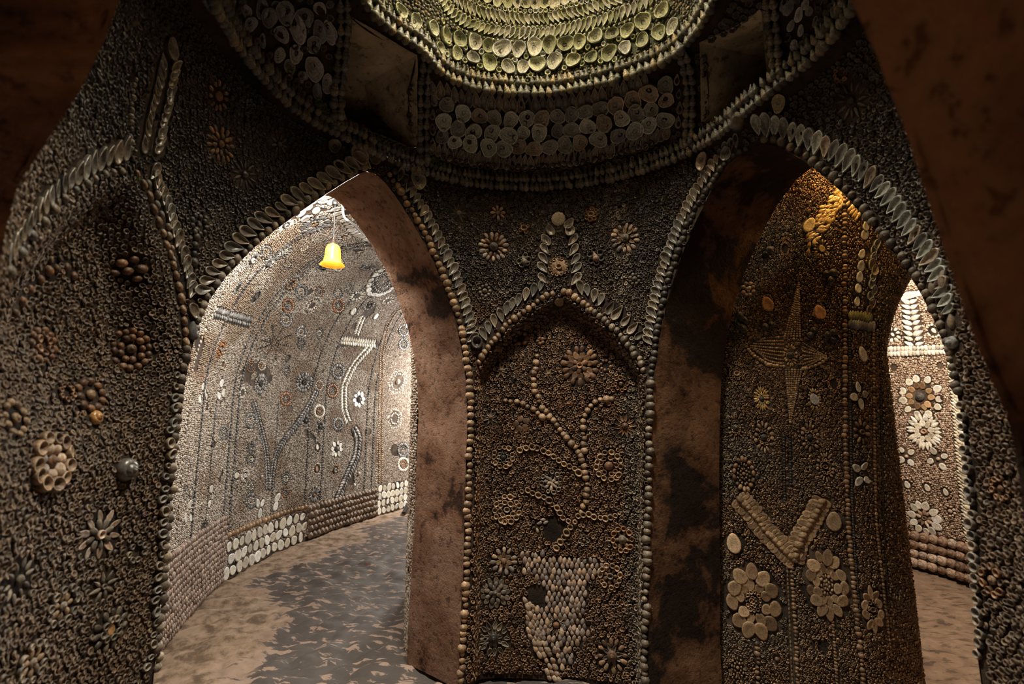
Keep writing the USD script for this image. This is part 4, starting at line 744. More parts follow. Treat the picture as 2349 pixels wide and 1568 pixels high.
for args in [((300,800), 50, 52, [(.84, 14, COCKLE, .17, .17, R_), (.52, 9, COCKLE, .17, .17, R_)], (SNAIL, .2, R_)), ((112,1058), 62, 70, [(.78, 11, CUP2, .24, .24, T_), (.42, 7, COCKLE, .2, .2, 'clam')], (SNAIL, .22, R_)),
             ((226,1226), 46, 52, [(.8, 10, PETAL, .2, .3, 'clam'), (.45, 8, CLAM, .18, .24, G)], (CUP2, .22, 'clam')), ((252,1442), 42, 46, [(.8, 11, CLAM, .2, .24, G), (.46, 8, CUP2, .18, .18, G)], (PETAL, .32, [(0.55, 0.30, 0.12)])),
             ((205,905), 40, 40, [(.8, 10, COCKLE, .22, .22, R_)], (COCKLE, .3, T_)), ((95,790), 40, 44, [(.8, 11, COCKLE, .2, .2, R_), (.45, 6, CUP2, .2, .2, R_)], None), ((140,1390), 42, 46, [(.8, 11, CUP2, .2, .2, G), (.45, 7, CLAM, .2, .24, T_)], (SNAIL, .22, G)), ((40,1330), 40, 46, [(.8, 10, MUSSEL_OUT, .24, .3, G)], (SNAIL, .25, G)),
             ((30,960), 42, 46, [(.8, 10, COCKLE, .22, .22, T_)], (SNAIL, .28, T_)), ((235,1345), 30, 32, [(.7, 8, MUSSEL_OUT, .3, .4, G)], (CUP2, .2, G)), ((70,1520), 44, 48, [(.8, 11, CUP2, .2, .2, G), (.45, 7, CLAM, .2, .24, T_)], (SNAIL, .22, G)), ((310,1265), 26, 28, [(.7, 7, CUP2, .26, .26, G)], None), ((150, 900), 26, 26, [(.7, 8, CUP2, .25, .25, R_)], None)]:
    rosette(ROOM, WL, *args)
put(ROOM, WL, 'snail_shell', SNAIL, [(284,1076)], (26, 26), None, [(0.15, 0.13, 0.11)], GLOSS, label='large dark snail shell'); put(ROOM, WL, 'snail_shell', SNAIL, [(216,958)], (15, 16), None, [(0.50, 0.26, 0.09)], GLOSS, label='orange snail shell')
# spandrel over the left archway
line(ROOM, WL, 'mussel_shell', MUSSEL, [(462,664),(480,630),(500,606),(524,578),(546,552),(572,525),(600,503),(632,482),(664,460),(696,440),(730,420),(764,398),(800,378),(830,366)], 24, (24, 24), rel=-62, pal='mussel', mat=GLOSS, keep=0.75)
line(ROOM, WL, 'border_cockle_shell', COCKLE, [(446,770),(456,726),(470,690),(492,652),(516,622),(545,590),(578,560),(612,530),(648,502),(686,474),(724,446),(764,420),(800,400),(836,384)], 19, (9.5, 8.5), 330, pal='mussel')
line(ROOM, WL, 'cockle_shell', COCKLE, [(444,600),(452,520),(470,500)], 17, (8, 8), None, pal='soot_shade'); put(ROOM, WL, 'oyster_shell', OYSTERS, [(765,334),(858,356),(822,352)], (19, 21), 110, 'mussel', GLOSS)
for args in [((455,515), 26, 26, [(.75, 9, DOMES, .24, .24, 'soot_shade')], (DOMES, .26, 'soot_shade')), ((560,400), 30, 30, [(.8, 11, MUSSEL_OUT, .2, .34, 'soot_shade')], (SNAIL, .26, 'soot_shade')), ((505,330), 40, 40, [(.82, 13, CLAM, .16, .22, R_), (.5, 9, CLAM, .16, .2, R_)], (SNAIL, .2, R_)), ((640,330), 22, 22, [(.75, 9, MUSSEL_OUT, .26, .4, 'soot_shade')], (DOMES, .3, 'soot_shade')), ((500,220), 30, 34, [(.8, 11, CLAM, .2, .24, R_)], (SNAIL, .3, R_))]: rosette(ROOM, WL, *args)

# ---------------------------------------------------------------- patterns on the right wall
WR = W_RIGHT
line(ROOM, WR, 'mussel_shell', MUSSEL, [(1738,284),(1780,288),(1820,303),(1862,320),(1904,340),(1950,368),(1992,400),(2030,438),(2062,480),(2094,528),(2126,572),(2150,620),(2164,664),(2178,710)], 21, (26, 26), rel=-75, pal='oyster', mat=GLOSS, keep=0.75)
line(ROOM, WR, 'border_cockle_shell', COCKLE, [(1756,318),(1796,326),(1842,352),(1890,386),(1938,430),(1982,478),(2024,530),(2062,574),(2096,620),(2126,672),(2152,726),(2172,780),(2186,836),(2200,900)], 20, (10, 10), 150, pal='grey')
line(ROOM, WR, 'border_cockle_shell', CUP2, [(2208,930),(2216,1000),(2224,1080),(2232,1170),(2238,1270),(2244,1380),(2248,1500)], 25, (11, 12), 170, pal='mussel')
put(ROOM, WR, 'oyster_shell', OYSTERS, [(1788,234)], (19, 27), 75, [(0.50, 0.43, 0.26)], PALE, label='pale cream oval oyster shell'); put(ROOM, WR, 'oyster_shell', OYSTERS, [(1690,276),(1612,370),(1668,352)], (15, 20), 80, 'oyster', GLOSS)
put(ROOM, WR, 'mussel_shell', MUSSEL_OUT, [(2164,640),(2140,655),(2184,735),(2178,800)], (22, 22), 95, 'grey', SHELL)
put(ROOM, WR, 'snail_shell', SNAIL, [(2188,785)], (15, 17), None, 'slate'); 
for args in [((1955,230), 40, 40, [(.8, 12, MUSSEL_OUT, .2, .34, 'soot_shade')], (SNAIL, .2, 'soot_shade')), ((1930,170), 20, 20, [(.7, 8, CUP2, .28, .28, R_)], None), ((2280,1330), 30, 40, [(.75, 9, CUP2, .24, .24, R_)], (SNAIL, .25, T_)), ((2300,1120), 26, 30, [(.75, 9, CUP2, .24, .24, R_)], (SNAIL, .25, R_))]: rosette(ROOM, WR, *args)
# winkles over every free stretch of the room
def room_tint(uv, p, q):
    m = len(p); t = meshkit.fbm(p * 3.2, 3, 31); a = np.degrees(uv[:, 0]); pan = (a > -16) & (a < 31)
    base = tints(m, 'room'); rust = tints(m, 'rust'); gr = tints(m, 'grey'); soot_shade = tints(m, 'soot_shade', 0.25); w = smooth01((t - 0.45) / 0.16)[:, None]
    c = base * (1 - w) + rust * w; top = smooth01((uv[:, 1] - 1.55) / 0.35)[:, None]; c = np.where(pan[:, None], c, (c * 0.55 + gr * 0.45) * 0.74); c = c * (1 - 0.85 * top) + soot_shade * 0.85 * top; c = c * (1 - 0.55 * (smooth01((uv[:, 1] - 1.7) / 0.3) * smooth01((-40 - a) / 15))[:, None])  # shade below the ring painted in as darker tint, deepest on the left
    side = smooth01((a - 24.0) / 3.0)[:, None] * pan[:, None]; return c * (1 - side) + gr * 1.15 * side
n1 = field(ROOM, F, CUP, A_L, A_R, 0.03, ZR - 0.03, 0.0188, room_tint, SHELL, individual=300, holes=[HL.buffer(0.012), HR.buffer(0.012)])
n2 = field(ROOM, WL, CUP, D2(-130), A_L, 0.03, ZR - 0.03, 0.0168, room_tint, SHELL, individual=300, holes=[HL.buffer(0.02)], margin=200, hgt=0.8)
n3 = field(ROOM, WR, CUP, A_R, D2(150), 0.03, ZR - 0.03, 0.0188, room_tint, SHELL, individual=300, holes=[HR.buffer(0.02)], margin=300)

# ---------------------------------------------------------------- the left passage
PLW = W_PL
def along(surf, par, name, T, s0, s1, h, step, half, pal, mat=None, rot=0.0, stuff=True, jit=0.05, flat=1.0):
    """A row along the wall at one height (or up the wall when s0 is None: then s1 is its place and h its span)."""
    if s0 is None: v = np.arange(h[0], h[1], step); uv = np.stack([np.full(len(v), s1) + rng.normal(0, 0.0015, len(v)), v], 1)
    else:
        u = np.linspace(s0, s1, 200); p = surf.P(u, np.full(200, h)); L = np.r_[0, np.cumsum(np.linalg.norm(np.diff(p, axis=0), axis=1))]; u = np.interp(np.arange(0, L[-1], step) + rng.uniform(0, step), L, u); uv = np.stack([u, np.full(len(u), h) + rng.normal(0, 0.002, len(u))], 1)
    p, n, up = surf.frame(uv); half = np.broadcast_to(np.asarray(half, float), (2,)); S = np.stack([np.full(len(p), half[0]), np.full(len(p), half[1]), np.full(len(p), half.min() * flat)], 1) * rng.normal(1, 0.09, (len(p), 1))
    b = bake(T, p, n, up, S, rng.normal(rot, jit, len(p)), tints(len(p), pal), 0.08); (emit_stuff(par, name, [b], mat or SHELL) if stuff else emit(par, name, b, mat or SHELL)); take(surf, p, half.max() * 0.85)
def sh(surf, px): return surf.hit([px])[0]
s515, s695, s865, s930, s380 = [sh(PASS_L, p)[0] for p in ((515, 1300), (697, 1220), (866, 1150), (935, 1140), (385, 1400))]
for k in range(3): along(PASS_L, PLW, 'skirting_limpet_shell', PETAL, s515, s695, 0.055 + 0.092 * k, 0.088, (0.056, 0.046), 'bone', PALE, rng.uniform(-0.3, 0.3), stuff=False, jit=0.5, flat=0.7)
for k in range(4): along(PASS_L, PLW, 'skirting_limpet_shell', PETAL, s865, s930 + 0.35, 0.055 + 0.085 * k, 0.084, (0.055, 0.043), 'bone', PALE, 0.2, stuff=False, jit=0.6, flat=0.7)
for k in range(5): along(PASS_L, PLW, 'skirting_snail_shell', SNAIL, s695 + 0.03, s865 - 0.03, 0.045 + 0.064 * k, 0.060, 0.030, [(0.24, 0.175, 0.125), (0.19, 0.14, 0.10), (0.28, 0.2, 0.14)], stuff=k != 4)
along(PASS_L, PLW, 'skirting_cockle_shell', COCKLE, s515, s695, 0.325, 0.048, 0.023, 'tan')
for k in range(13): along(PASS_L, PLW, 'skirting_cockle_shells', CLAM, 0.05, s515 - 0.03, 0.03 + 0.036 * k, 0.032, (0.020, 0.022), [(0.34, 0.25, 0.20), (0.28, 0.20, 0.155), (0.40, 0.31, 0.25)], None, 0.1, jit=0.12, flat=1.6)
HR_ = H_pl * 0.62
for px, half, pal, T, step in [((531, 950), 0.020, 'rope', CLAM, 0.024), ((545, 950), 0.018, 'rope', CLAM, 0.024), ((452, 1050), 0.015, 'rope', GRAIN, 0.024), ((492, 950), 0.012, 'rope', GRAIN, 0.022), ((640, 900), 0.011, 'rope', GRAIN, 0.024), ((714, 900), 0.013, 'rope', GRAIN, 0.026), ((748, 900), 0.013, 'rope', GRAIN, 0.026),
                               ((842, 950), 0.015, 'rope', GRAIN, 0.030), ((858, 950), 0.015, 'rope', GRAIN, 0.030), ((868, 960), 0.013, 'far', GRAIN, 0.028), ((415, 1080), 0.014, 'passage', CLAM, 0.024), ((470, 1050), 0.012, 'passage', GRAIN, 0.024)]:
    s = sh(PASS_L, px)[0]; along(PASS_L, PLW, 'rope_shells', T, None, s, (0.36, HR_ if px[0] not in (492, 640, 470) else 1.3), step, (half * 0.9, half), pal, None, 0.7 if T is CLAM else 0.0)
def herring(surf, par, pl, step, half, pal, gap, mat=None, both=True, name='grain_shell', stuff=True, spread=42):
    for sd in ((-1, 1) if both else (1,)): line(surf, par, name, MUSSEL_OUT, pl, step, (half, half), rel=spread * sd, pal=pal, side=gap * sd, mat=mat or SHELL, stuff=stuff, keep=1.0)
herring(PASS_L, PLW, [(846,796),(830,814),(812,836),(798,862),(788,894),(788,930),(798,966)], 6.5, 6.5, 'bone', 5); herring(PASS_L, PLW, [(812,985),(821,1008),(818,1040),(804,1076),(788,1112),(770,1158)], 6.5, 7, 'slate', 5)
herring(PASS_L, PLW, [(582,925),(598,985),(610,1040),(614,1120)], 6, 5.4, 'slate', 3.4); herring(PASS_L, PLW, [(724,900),(686,965),(648,1015),(628,1060),(622,1120)], 6, 5.4, 'slate', 3.4)
herring(PASS_L, PLW, [(494,716),(520,724),(545,731),(572,738)], 5.5, 9, 'slate', 7, spread=70); herring(PASS_L, PLW, [(783,781),(805,783),(830,786),(858,788)], 5.5, 7.5, 'bone', 5, spread=70); herring(PASS_L, PLW, [(831,728),(824,745),(817,765)], 6, 6, 'bone', 4)
W_ = 'white'
def pet(fr, n, w, l, pal='white', T=PETAL): return (fr, n, T, w, l, pal)
for c, rx, rings, cen in [((823,916), 20, [pet(.70, 8, .36, .30)], (COCKLE, .3, 'slate')), ((772,1029), 20, [pet(.70, 8, .36, .30)], (COCKLE, .3, 'slate')), ((615,605), 21, [pet(.68, 7, .36, .3)], (COCKLE, .34, 'slate')),
        ((597,880), 25, [(.82, 26, MUSSEL_OUT, .2, .2, 'slate'), (.48, 15, MUSSEL_OUT, .18, .18, 'slate')], (CUP2, .2, 'soot_shade')), ((697,876), 25, [(.82, 26, MUSSEL_OUT, .2, .2, 'slate'), (.48, 15, MUSSEL_OUT, .18, .18, 'slate')], (CUP2, .2, 'soot_shade')),
        ((722,514), 38, [(.80, 24, MUSSEL_OUT, .22, .24, 'slate'), (.44, 14, MUSSEL_OUT, .18, .2, 'slate')], (PETAL, .22, [(0.30, 0.17, 0.07)])), ((655,516), 22, [(.74, 16, MUSSEL_OUT, .26, .28, 'bone')], (CUP2, .3, 'slate')), ((648,578), 26, [(.78, 18, MUSSEL_OUT, .24, .26, 'slate'), (.4, 9, MUSSEL_OUT, .2, .2, 'bone')], (CUP2, .18, 'slate')), ((578,596), 24, [(.74, 16, MUSSEL_OUT, .26, .28, 'slate')], (CUP2, .3, 'passage')), ((697,568), 12, [(.7, 10, DOMES, .18, .18, 'bone')], (PETAL, .5, [(0.36, 0.16, 0.05)])),
        ((715,700), 28, [(.86, 26, GRAIN, .09, .09, 'bone'), (.5, 14, MUSSEL_OUT, .18, .2, 'passage')], None), ((505,800), 24, [(.8, 18, DOMES, .12, .12, [(0.28,0.11,0.04)]), (.5, 10, DOMES, .14, .14, [(0.35,0.16,0.06)])], (CUP2, .2, 'slate')), ((790,542), 18, [(.7, 13, MUSSEL_OUT, .26, .3, 'bone')], (DOMES, .25, [(0.4,0.2,0.08)])), ((842,612), 18, [(.7, 12, MUSSEL_OUT, .26, .3, 'slate')], None), ((818,678), 20, [(.7, 13, MUSSEL_OUT, .26, .3, 'bone')], None), ((845,700), 16, [(.7, 9, DOMES, .22, .22, 'slate')], (DOMES, .3, 'slate')), ((888,688), 17, [(.7, 11, MUSSEL_OUT, .28, .3, 'bone')], None),
        ((720,1135), 19, [(.62, 13, MUSSEL_OUT, .26, .34, 'slate')], (DOMES, .2, [(0.4,0.2,0.08)])), ((727,1025), 15, [(.78, 14, DOMES, .13, .13, 'slate')], (PETAL, .42, 'bone')), ((726,1075), 15, [(.78, 14, DOMES, .13, .13, 'bone')], (PETAL, .42, 'tan')), ((733,978), 15, [(.7, 9, DOMES, .2, .2, 'slate')], (DOMES, .3, 'soot_shade')), ((700,965), 15, [(.7, 9, DOMES, .2, .2, 'slate')], (DOMES, .3, 'soot_shade')), ((768,1078), 14, [(.8, 14, GRAIN, .13, .13, [(0.4,0.2,0.08)])], (CUP2, .34, 'slate')), ((912,875), 30, [(.9, 30, GRAIN, .08, .08, 'bone'), (.62, 20, GRAIN, .08, .08, 'bone')], (COCKLE, .22, 'far')), ((905,960), 24, [(.9, 24, GRAIN, .09, .09, 'bone'), (.5, 14, GRAIN, .1, .1, 'bone')], None), ((742,610), 20, [(.8, 18, DOMES, .12, .12, 'slate')], (CUP2, .3, 'slate')), ((668,650), 26, [(.85, 22, DOMES, .1, .1, 'slate'), (.5, 12, DOMES, .12, .12, [(0.35,0.16,0.06)])], None), ((585,680), 22, [(.8, 18, DOMES, .13, .13, 'slate')], (DOMES, .25, 'soot_shade')), ((545,660), 18, [(.75, 14, MUSSEL_OUT, .24, .26, 'slate')], None), ((560,1090), 18, [(.7, 11, CUP2, .2, .2, 'passage')], (CUP2, .3, 'bone')), ((555,900), 16, [(.7, 10, DOMES, .2, .2, 'bone')], None), ((660,820), 14, [(.6, 9, DOMES, .2, .2, 'soot_shade')], None)]:
    rosette(PASS_L, PLW, c, rx, rx, rings, cen, mat=PALE if rings[0][5] == 'white' else SHELL)
for k in range(10):  # a starburst of dotted lines
    a = k * PI / 5 + 0.2; line(PASS_L, PLW, 'burst_shells', DOMES, [(628 + 7 * math.cos(a), 785 + 7 * math.sin(a)), (628 + 42 * math.cos(a), 785 + 40 * math.sin(a))], 4.6, (2.1, 2.1), None, pal='soot_shade', stuff=True)
put(PASS_L, PLW, 'white_shell', PETAL, [(464,886),(472,909),(457,915),(507,878),(500,907),(511,900),(483,1121),(479,1155),(434,1156),(424,1187),(436,1187),(635,1141),(631,1160),(590,1153),(601,1153),(595,1177),(448,1304),(446,1328),(434,1328),(437,1343),(468,900)], (11, 11), [70,110,80,60,100,70,65,70,70,85,85,60,70,110,60,85,70,75,80,75,90], 'white', PALE)
put(PASS_L, PLW, 'white_shell', PETAL, [(487,1139),(810,713),(862,724),(935,743),(542,1090)], (10, 10), [10, 70, 70, 60, 20], 'white', PALE); put(PASS_L, PLW, 'white_shell', DOMES, [(556,1098),(600,1092),(803,1150),(796,1143),(822,1085),(812,1112)], (4.5, 4), None, 'white', PALE)
put(PASS_L, PLW, 'white_shell', PETAL, [(885,610),(873,619),(861,629),(851,641),(846,652),(845,663),(847,672),(857,674),(868,675),(878,673),(888,668),(899,660),(910,649)], (9.5, 10.5), [40,45,50,55,70,90,120,170,180,200,210,220,230], 'white', PALE)
for rr, n in ((27, 34), (17, 22)):
    a = np.arange(n) * 2 * PI / n; put(PASS_L, PLW, 'burst_shells', MUSSEL_OUT, np.stack([877 + rr * 0.95 * np.cos(a), 643 - rr * 0.95 * np.sin(a) * 1.05], 1), (5.5, 5.5), np.degrees(a), 'slate', stuff=True)
put(PASS_L, PLW, 'ridge_limpet_shell', PETAL, [(770,478),(775,488),(782,496),(789,504),(796,511),(802,518),(808,525),(815,531),(822,537),(831,541),(842,547),(852,553)], (11, 12), 20, 'white', PALE); put(PASS_L, PLW, 'ridge_limpet_shell', PETAL, [(751,450),(741,461),(725,481),(708,474),(760,462),(735,450),(718,463),(690,488),(700,500)], (14, 14), [10, 5, 80, 60, 40, 20, 30, 40, 60], 'white', PALE)
for off in (0, 7): line(PASS_L, PLW, 'arch_line_shells', DOMES, [(869 + off,1105),(869 + off,960),(871 + off,820),(880 + off,762),(896 + off,724),(918 + off,702),(945,688 + off * 0.7)], 4.6, (2.4, 2.4), None, pal='tan', stuff=True)
motif_px = [(c, r0 + rng.uniform(-3, 3) + (0 if j % 2 else 18)) for c, lo, hi in ((430,1020,1300),(478,820,1240),(512,700,1250),(575,640,1180),(600,700,860),(655,620,1180),(690,560,860),(732,560,960),(775,560,1000),(800,640,760),(762,760,900),(825,960,1130),(850,820,1080),(888,760,1090),(925,740,1080),(610,560,640),(660,560,700)) for j, r0 in enumerate(np.arange(lo, hi, 46))]
for c in motif_px:
    d_ = min(np.hypot(proj(a)[0] - np.array(c), 0).sum(1).min() if False else np.linalg.norm(proj(a)[0] - np.array(c), axis=1).min() for a, b in TAKEN[id(PASS_L)])
    if d_ < 13: continue
    pal, pal2 = [('slate', 'bone'), ('slate', 'slate'), ([(0.30, 0.13, 0.05)], 'slate'), ('bone', [(0.36, 0.17, 0.07)])][rng.integers(4)]; R0 = rng.uniform(9, 15)
    for fr, T, sz, pl_ in ((1.0, CLAM if R0 > 12 else GRAIN, 4.0 if R0 > 12 else 2.3, pal), (0.52, GRAIN, 2.2, pal2)):
        n_ = int(2 * PI * R0 * fr / (4.6 if T is GRAIN else 4.4)); th_ = np.arange(n_) * 2 * PI / n_
        put(PASS_L, PLW, 'ring_shells', T, np.stack([c[0] + R0 * fr * 0.8 * np.cos(th_), c[1] - R0 * fr * np.sin(th_)], 1), (sz, sz), np.degrees(th_), pl_, stuff=True)
def passage_tint(uv, p, q):
    m = len(p); t = meshkit.fbm(p * 2.6, 3, 51); base = tints(m, 'passage', 0.16); rust = tints(m, [(0.30, 0.19, 0.11), (0.20, 0.13, 0.08), (0.38, 0.27, 0.18)], 0.2); w = smooth01((t - 0.47) / 0.14)[:, None] * 0.75
    c = base * (1 - w) + rust * w; far = smooth01((q[:, 0] - 868) / 12)[:, None]; return c * (1 - far) + tints(m, [(0.62, 0.54, 0.46), (0.52, 0.43, 0.35), (0.40, 0.31, 0.24), (0.30, 0.22, 0.16)], 0.15) * far
n4 = field(PASS_L, PLW, GRAIN4, 0.05, L_pl * 0.80, 0.05, H_pl * 0.60, 0.0126, passage_tint, SHELL, name='fine_shell', mask=lambda q, uv, p: (q[:, 0] > 320) & (q[:, 0] < 1015) & (q[:, 1] > 400), sizes=(0.38, 0.54), tilt=0.3, bare=(4.0, 0.30), hgt=1.5)
n5 = field(PASS_L, PLW, GRAIN, 0.2, L_pl * 0.3, H_pl * 0.60, H_pl, 0.0165, passage_tint, SHELL, name='fine_shell', mask=lambda q, uv, p: (q[:, 0] > 560) & (q[:, 0] < 1100), sizes=(0.42, 0.6), tilt=0.3)
su = sh(PASS_L, (945, 1000))[0]
# the edge of the inner wall beside the left archway
u = np.linspace(0.35, 1.15, 60)
for k in range(70):
    uv = np.array([[rng.uniform(0.45, 1.0), H_pl - rng.uniform(0.03, 0.75)]]); p, n, up = PASS_L.frame(uv); s = rng.uniform(0.025, 0.045)
    emit(PLW, 'edge_limpet_shell', bake(PETAL, p, n, up, np.array([[s, s * 1.2, s * 0.5]]), rng.normal(0, 0.3, 1), tints(1, 'bone')), PALE)

# ---------------------------------------------------------------- the corner wall inside the right archway
Q3 = W_P3
def z11(p): return Z(1630, 380, 3.92, p)
def z12(p): return Z(1630, 740, 3.563, p)
def z13(p): return Z(1630, 1140, 3.663, p)
CO = 'corner'
for c, rx, rings, cen in [((1728,1378), 84, [(.76, 11, PETAL, .34, .235, 'tan'), (.47, 9, PETAL, .23, .18, 'tan'), (.24, 11, CUP2, .062, .062, 'corner'), (.10, 6, CUP2, .062, .062, 'corner')], (CUP2, .06, CO)), ((1896,1340), 80, [(.76, 13, PETAL, .30, .215, 'tan'), (.48, 10, PETAL, .22, .18, 'tan'), (.26, 12, DOMES, .055, .055, 'tan'), (.12, 7, DOMES, .055, .055, 'tan')], (DOMES, .06, CO)), ((2000,1396), 54, [(.70, 10, PETAL, .36, .30, 'tan'), (.34, 8, CUP2, .1, .1, CO)], (CUP2, .12, CO)),
        ((1813,814), 27, [(.80, 17, CLAM, .16, .17, 'gold'), (.5, 11, CUP2, .12, .12, CO)], (SNAIL, .28, 'soot_shade')), ((1760,697), 25, [(.88, 28, DOMES, .08, .09, 'tan')], (PETAL, .72, [(0.42, 0.22, 0.10)])), ((1880,716), 24, [(.88, 28, DOMES, .08, .09, 'tan')], (PETAL, .72, [(0.46, 0.25, 0.11)])), ((1747,914), 30, [(.76, 20, MUSSEL_OUT, .24, .26, 'gold'), (.42, 13, MUSSEL_OUT, .2, .2, 'gold')], (SNAIL, .2, 'soot_shade')), ((1868,915), 27, [(.76, 18, CLAM, .15, .2, 'gold')], (PETAL, .5, [(0.42, 0.38, 0.37)])),
        ((1690,856), 30, [(.8, 15, CUP2, .15, .16, CO), (.45, 9, CUP2, .14, .14, CO)], (CUP2, .22, CO)), ((1688,980), 30, [(.84, 17, CLAM, .12, .17, CO), (.48, 10, CUP2, .13, .13, CO)], (SNAIL, .24, 'soot_shade')), ((1752,1002), 36, [(.8, 14, CLAM, .18, .21, 'tan'), (.45, 10, CUP2, .13, .13, CO)], (SNAIL, .2, 'soot_shade')), ((1858,1002), 34, [(.8, 14, CLAM, .18, .2, CO), (.45, 9, CUP2, .13, .13, CO)], (SNAIL, .2, 'soot_shade')), ((1893,1070), 34, [(.82, 18, CLAM, .14, .17, 'tan'), (.46, 11, CUP2, .12, .12, CO)], (CUP2, .16, CO)), ((1706,1086), 42, [(.82, 15, COCKLE, .16, .17, CO), (.52, 15, DOMES, .08, .08, CO), (.28, 9, DOMES, .08, .08, CO)], (DOMES, .1, CO)), ((1912,880), 24, [(.75, 12, CUP2, .2, .2, CO)], None),
        ((1970,906), 38, [(.55, 4, PETAL, .36, .36, 'bone')], (CUP2, .14, CO)), ((1975,1086), 38, [(.55, 4, PETAL, .36, .36, 'bone')], (CUP2, .14, CO)), ((1977,812), 26, [(.85, 24, DOMES, .08, .09, CO)], (PETAL, .7, 'bone')), ((1975,990), 32, [(.7, 10, CLAM, .2, .26, CO)], (CUP2, .2, CO)), ((1692,1530), 26, [(.8, 13, DOMES, .13, .13, CO), (.45, 9, DOMES, .13, .13, CO)], (DOMES, .16, CO)), ((1888,1480), 30, [(.8, 13, CUP2, .15, .15, CO)], None), ((1782,1510), 24, [(.75, 12, CUP2, .17, .17, CO)], (DOMES, .2, CO)),
        ((1716,664), 20, [(.7, 8, DOMES, .3, .3, CO), (.2, 3, DOMES, .3, .3, CO)], None), ((1700,740), 24, [(.6, 4, SNAIL, .44, .44, 'soot_shade')], None), ((1762,748), 16, [(.5, 2, SNAIL, .62, .62, 'soot_shade')], None), ((1760,578), 14, [(.45, 2, SNAIL, .6, .6, 'soot_shade')], None), ((1903,632), 20, [(.55, 3, SNAIL, .5, .5, 'soot_shade')], None), ((1906,770), 18, [(.55, 3, SNAIL, .5, .5, 'soot_shade')], None), ((1862,762), 14, [(.5, 2, SNAIL, .6, .6, 'soot_shade')], None), ((1885,570), 22, [(.8, 15, CLAM, .14, .18, 'gold')], (PETAL, .4, 'gold')), ((1800,570), 30, [(.85, 20, CUP2, .1, .1, CO), (.5, 12, CUP2, .1, .1, CO)], None)]:
    rosette(WALL3, Q3, c, rx * {1728: 0.72, 1896: 0.60, 2000: 0.42}.get(c[0], 0.62 if rx > 22 else 0.9), rx, rings, cen)
put(WALL3, Q3, 'oval_shell', PETAL, z13([(195,385),(1035,200)]), (21, 21), 92, [(0.48, 0.33, 0.20)], label='plain tan oval limpet shell'); line(WALL3, Q3, 'cup_shell', CUP2, z13([(140,460),(175,545),(225,545),(265,490)]), 8, (3.8, 3.8), None, pal=CO)
# the V of shells
VL, VR = z13([(250,20),(320,95),(380,175),(440,255),(505,325),(570,390),(635,455),(700,520)]), z13([(930,30),(885,120),(840,195),(795,275),(745,360),(715,450),(700,520)])
line(WALL3, Q3, 'cord_shell', COCKLE, VL, 12, (9, 7), 220, pal='tan', lift=0.004); line(WALL3, Q3, 'cord_shell', COCKLE, VR, 12, (9, 7), 300, pal='tan', lift=0.004)
line(WALL3, Q3, 'fan_shell', PETAL, VL, 10.5, (13, 13), rel=110, pal='tan', side=-13); line(WALL3, Q3, 'fan_shell', PETAL, VL, 10.5, (13, 13), rel=70, pal='tan', side=13); line(WALL3, Q3, 'fan_shell', PETAL, VR, 11, (12, 12), rel=-110, pal='tan', side=13); line(WALL3, Q3, 'fan_shell', PETAL, VR, 11, (12, 12), rel=110, pal='tan', side=-13)
# spindles and leaves of dotted lines round the orange rosette
def fan_lines(tip, base0, base1, n, step, half, pal='tan'):
    for k in range(n):
        b = np.array(base0) * (1 - k / (n - 1)) + np.array(base1) * k / (n - 1); t = np.array(tip) * 0.86 + b * 0.14 if k not in (0, n - 1) else np.array(tip); line(WALL3, Q3, 'bead_shells', DOMES, [tuple(t), tuple(b)], step, (half, half), None, pal=pal, stuff=True)
fan_lines((1832,648), (1799,776), (1835,776), 6, 5.2, 2.7); fan_lines((1813,968), (1803,848), (1838,848), 6, 5.2, 2.8); fan_lines((1894,817), (1842,786), (1842,844), 7, 5.0, 2.5)
for k in range(8):
    y = -30 + 60 * k / 7.0; line(WALL3, Q3, 'bead_shells', DOMES, [(1718 + abs(y) * 0.9, 795 + y * 0.55), (1760, 800 + y * 0.85), (1796, 803 + y)], 5.0, (2.5, 2.5), None, pal='tan', stuff=True)
line(WALL3, Q3, 'edge_cockle_shell', COCKLE, [(1712,795),(1730,815),(1752,830),(1775,838),(1797,840)], 7, (4, 4), None, pal='tan'); line(WALL3, Q3, 'edge_cockle_shell', COCKLE, [(1842,846),(1860,842),(1880,834),(1893,824)], 7, (4, 4), None, pal='tan')
# upright cords
for xs_, half, step, T in [([(1934,430),(1937,560),(1937,740),(1939,990),(1945,1180),(1958,1340),(1974,1500),(1980,1566)], 5.5, 10.5, COCKLE), ([(2002,742),(2003,900),(2007,1160),(2024,1340),(2042,1500)], 4.5, 8.5, DOMES), ([(1948,745),(1950,900),(1955,1160),(1972,1400)], 3.2, 6, DOMES), ([(2017,742),(2020,900),(2024,1160),(2038,1400)], 3.2, 6, DOMES), ([(1815,1285),(1822,1400),(1830,1566)], 4.5, 9, COCKLE), ([(1737,1474),(1738,1520),(1739,1566)], 5.5, 11, COCKLE), ([(1910,1425),(1916,1500),(1920,1566)], 4, 8, DOMES), ([(1798,1000),(1800,1150)], 3.2, 6.5, DOMES), ([(1812,1000),(1814,1110)], 3.2, 6.5, DOMES), ([(1806,1300),(1812,1440),(1818,1566)], 4.5, 9.5, MUSSEL_OUT)]:
    line(WALL3, Q3, 'cord_shells' if half < 5 else 'cord_shell', T, xs_, step, (half, half), 90, pal='soot_shade' if half < 4 else 'corner', stuff=half < 5)
line(WALL3, Q3, 'band_shell', MUSSEL_OUT, [(1950,742),(1975,745),(2002,748)], 5, (13, 13), 80, pal='slate'); line(WALL3, Q3, 'band_shell', MUSSEL_OUT, [(1950,722),(1972,724),(1996,728)], 6, (12, 12), 88, pal=[(0.30, 0.29, 0.09), (0.26, 0.25, 0.10)])
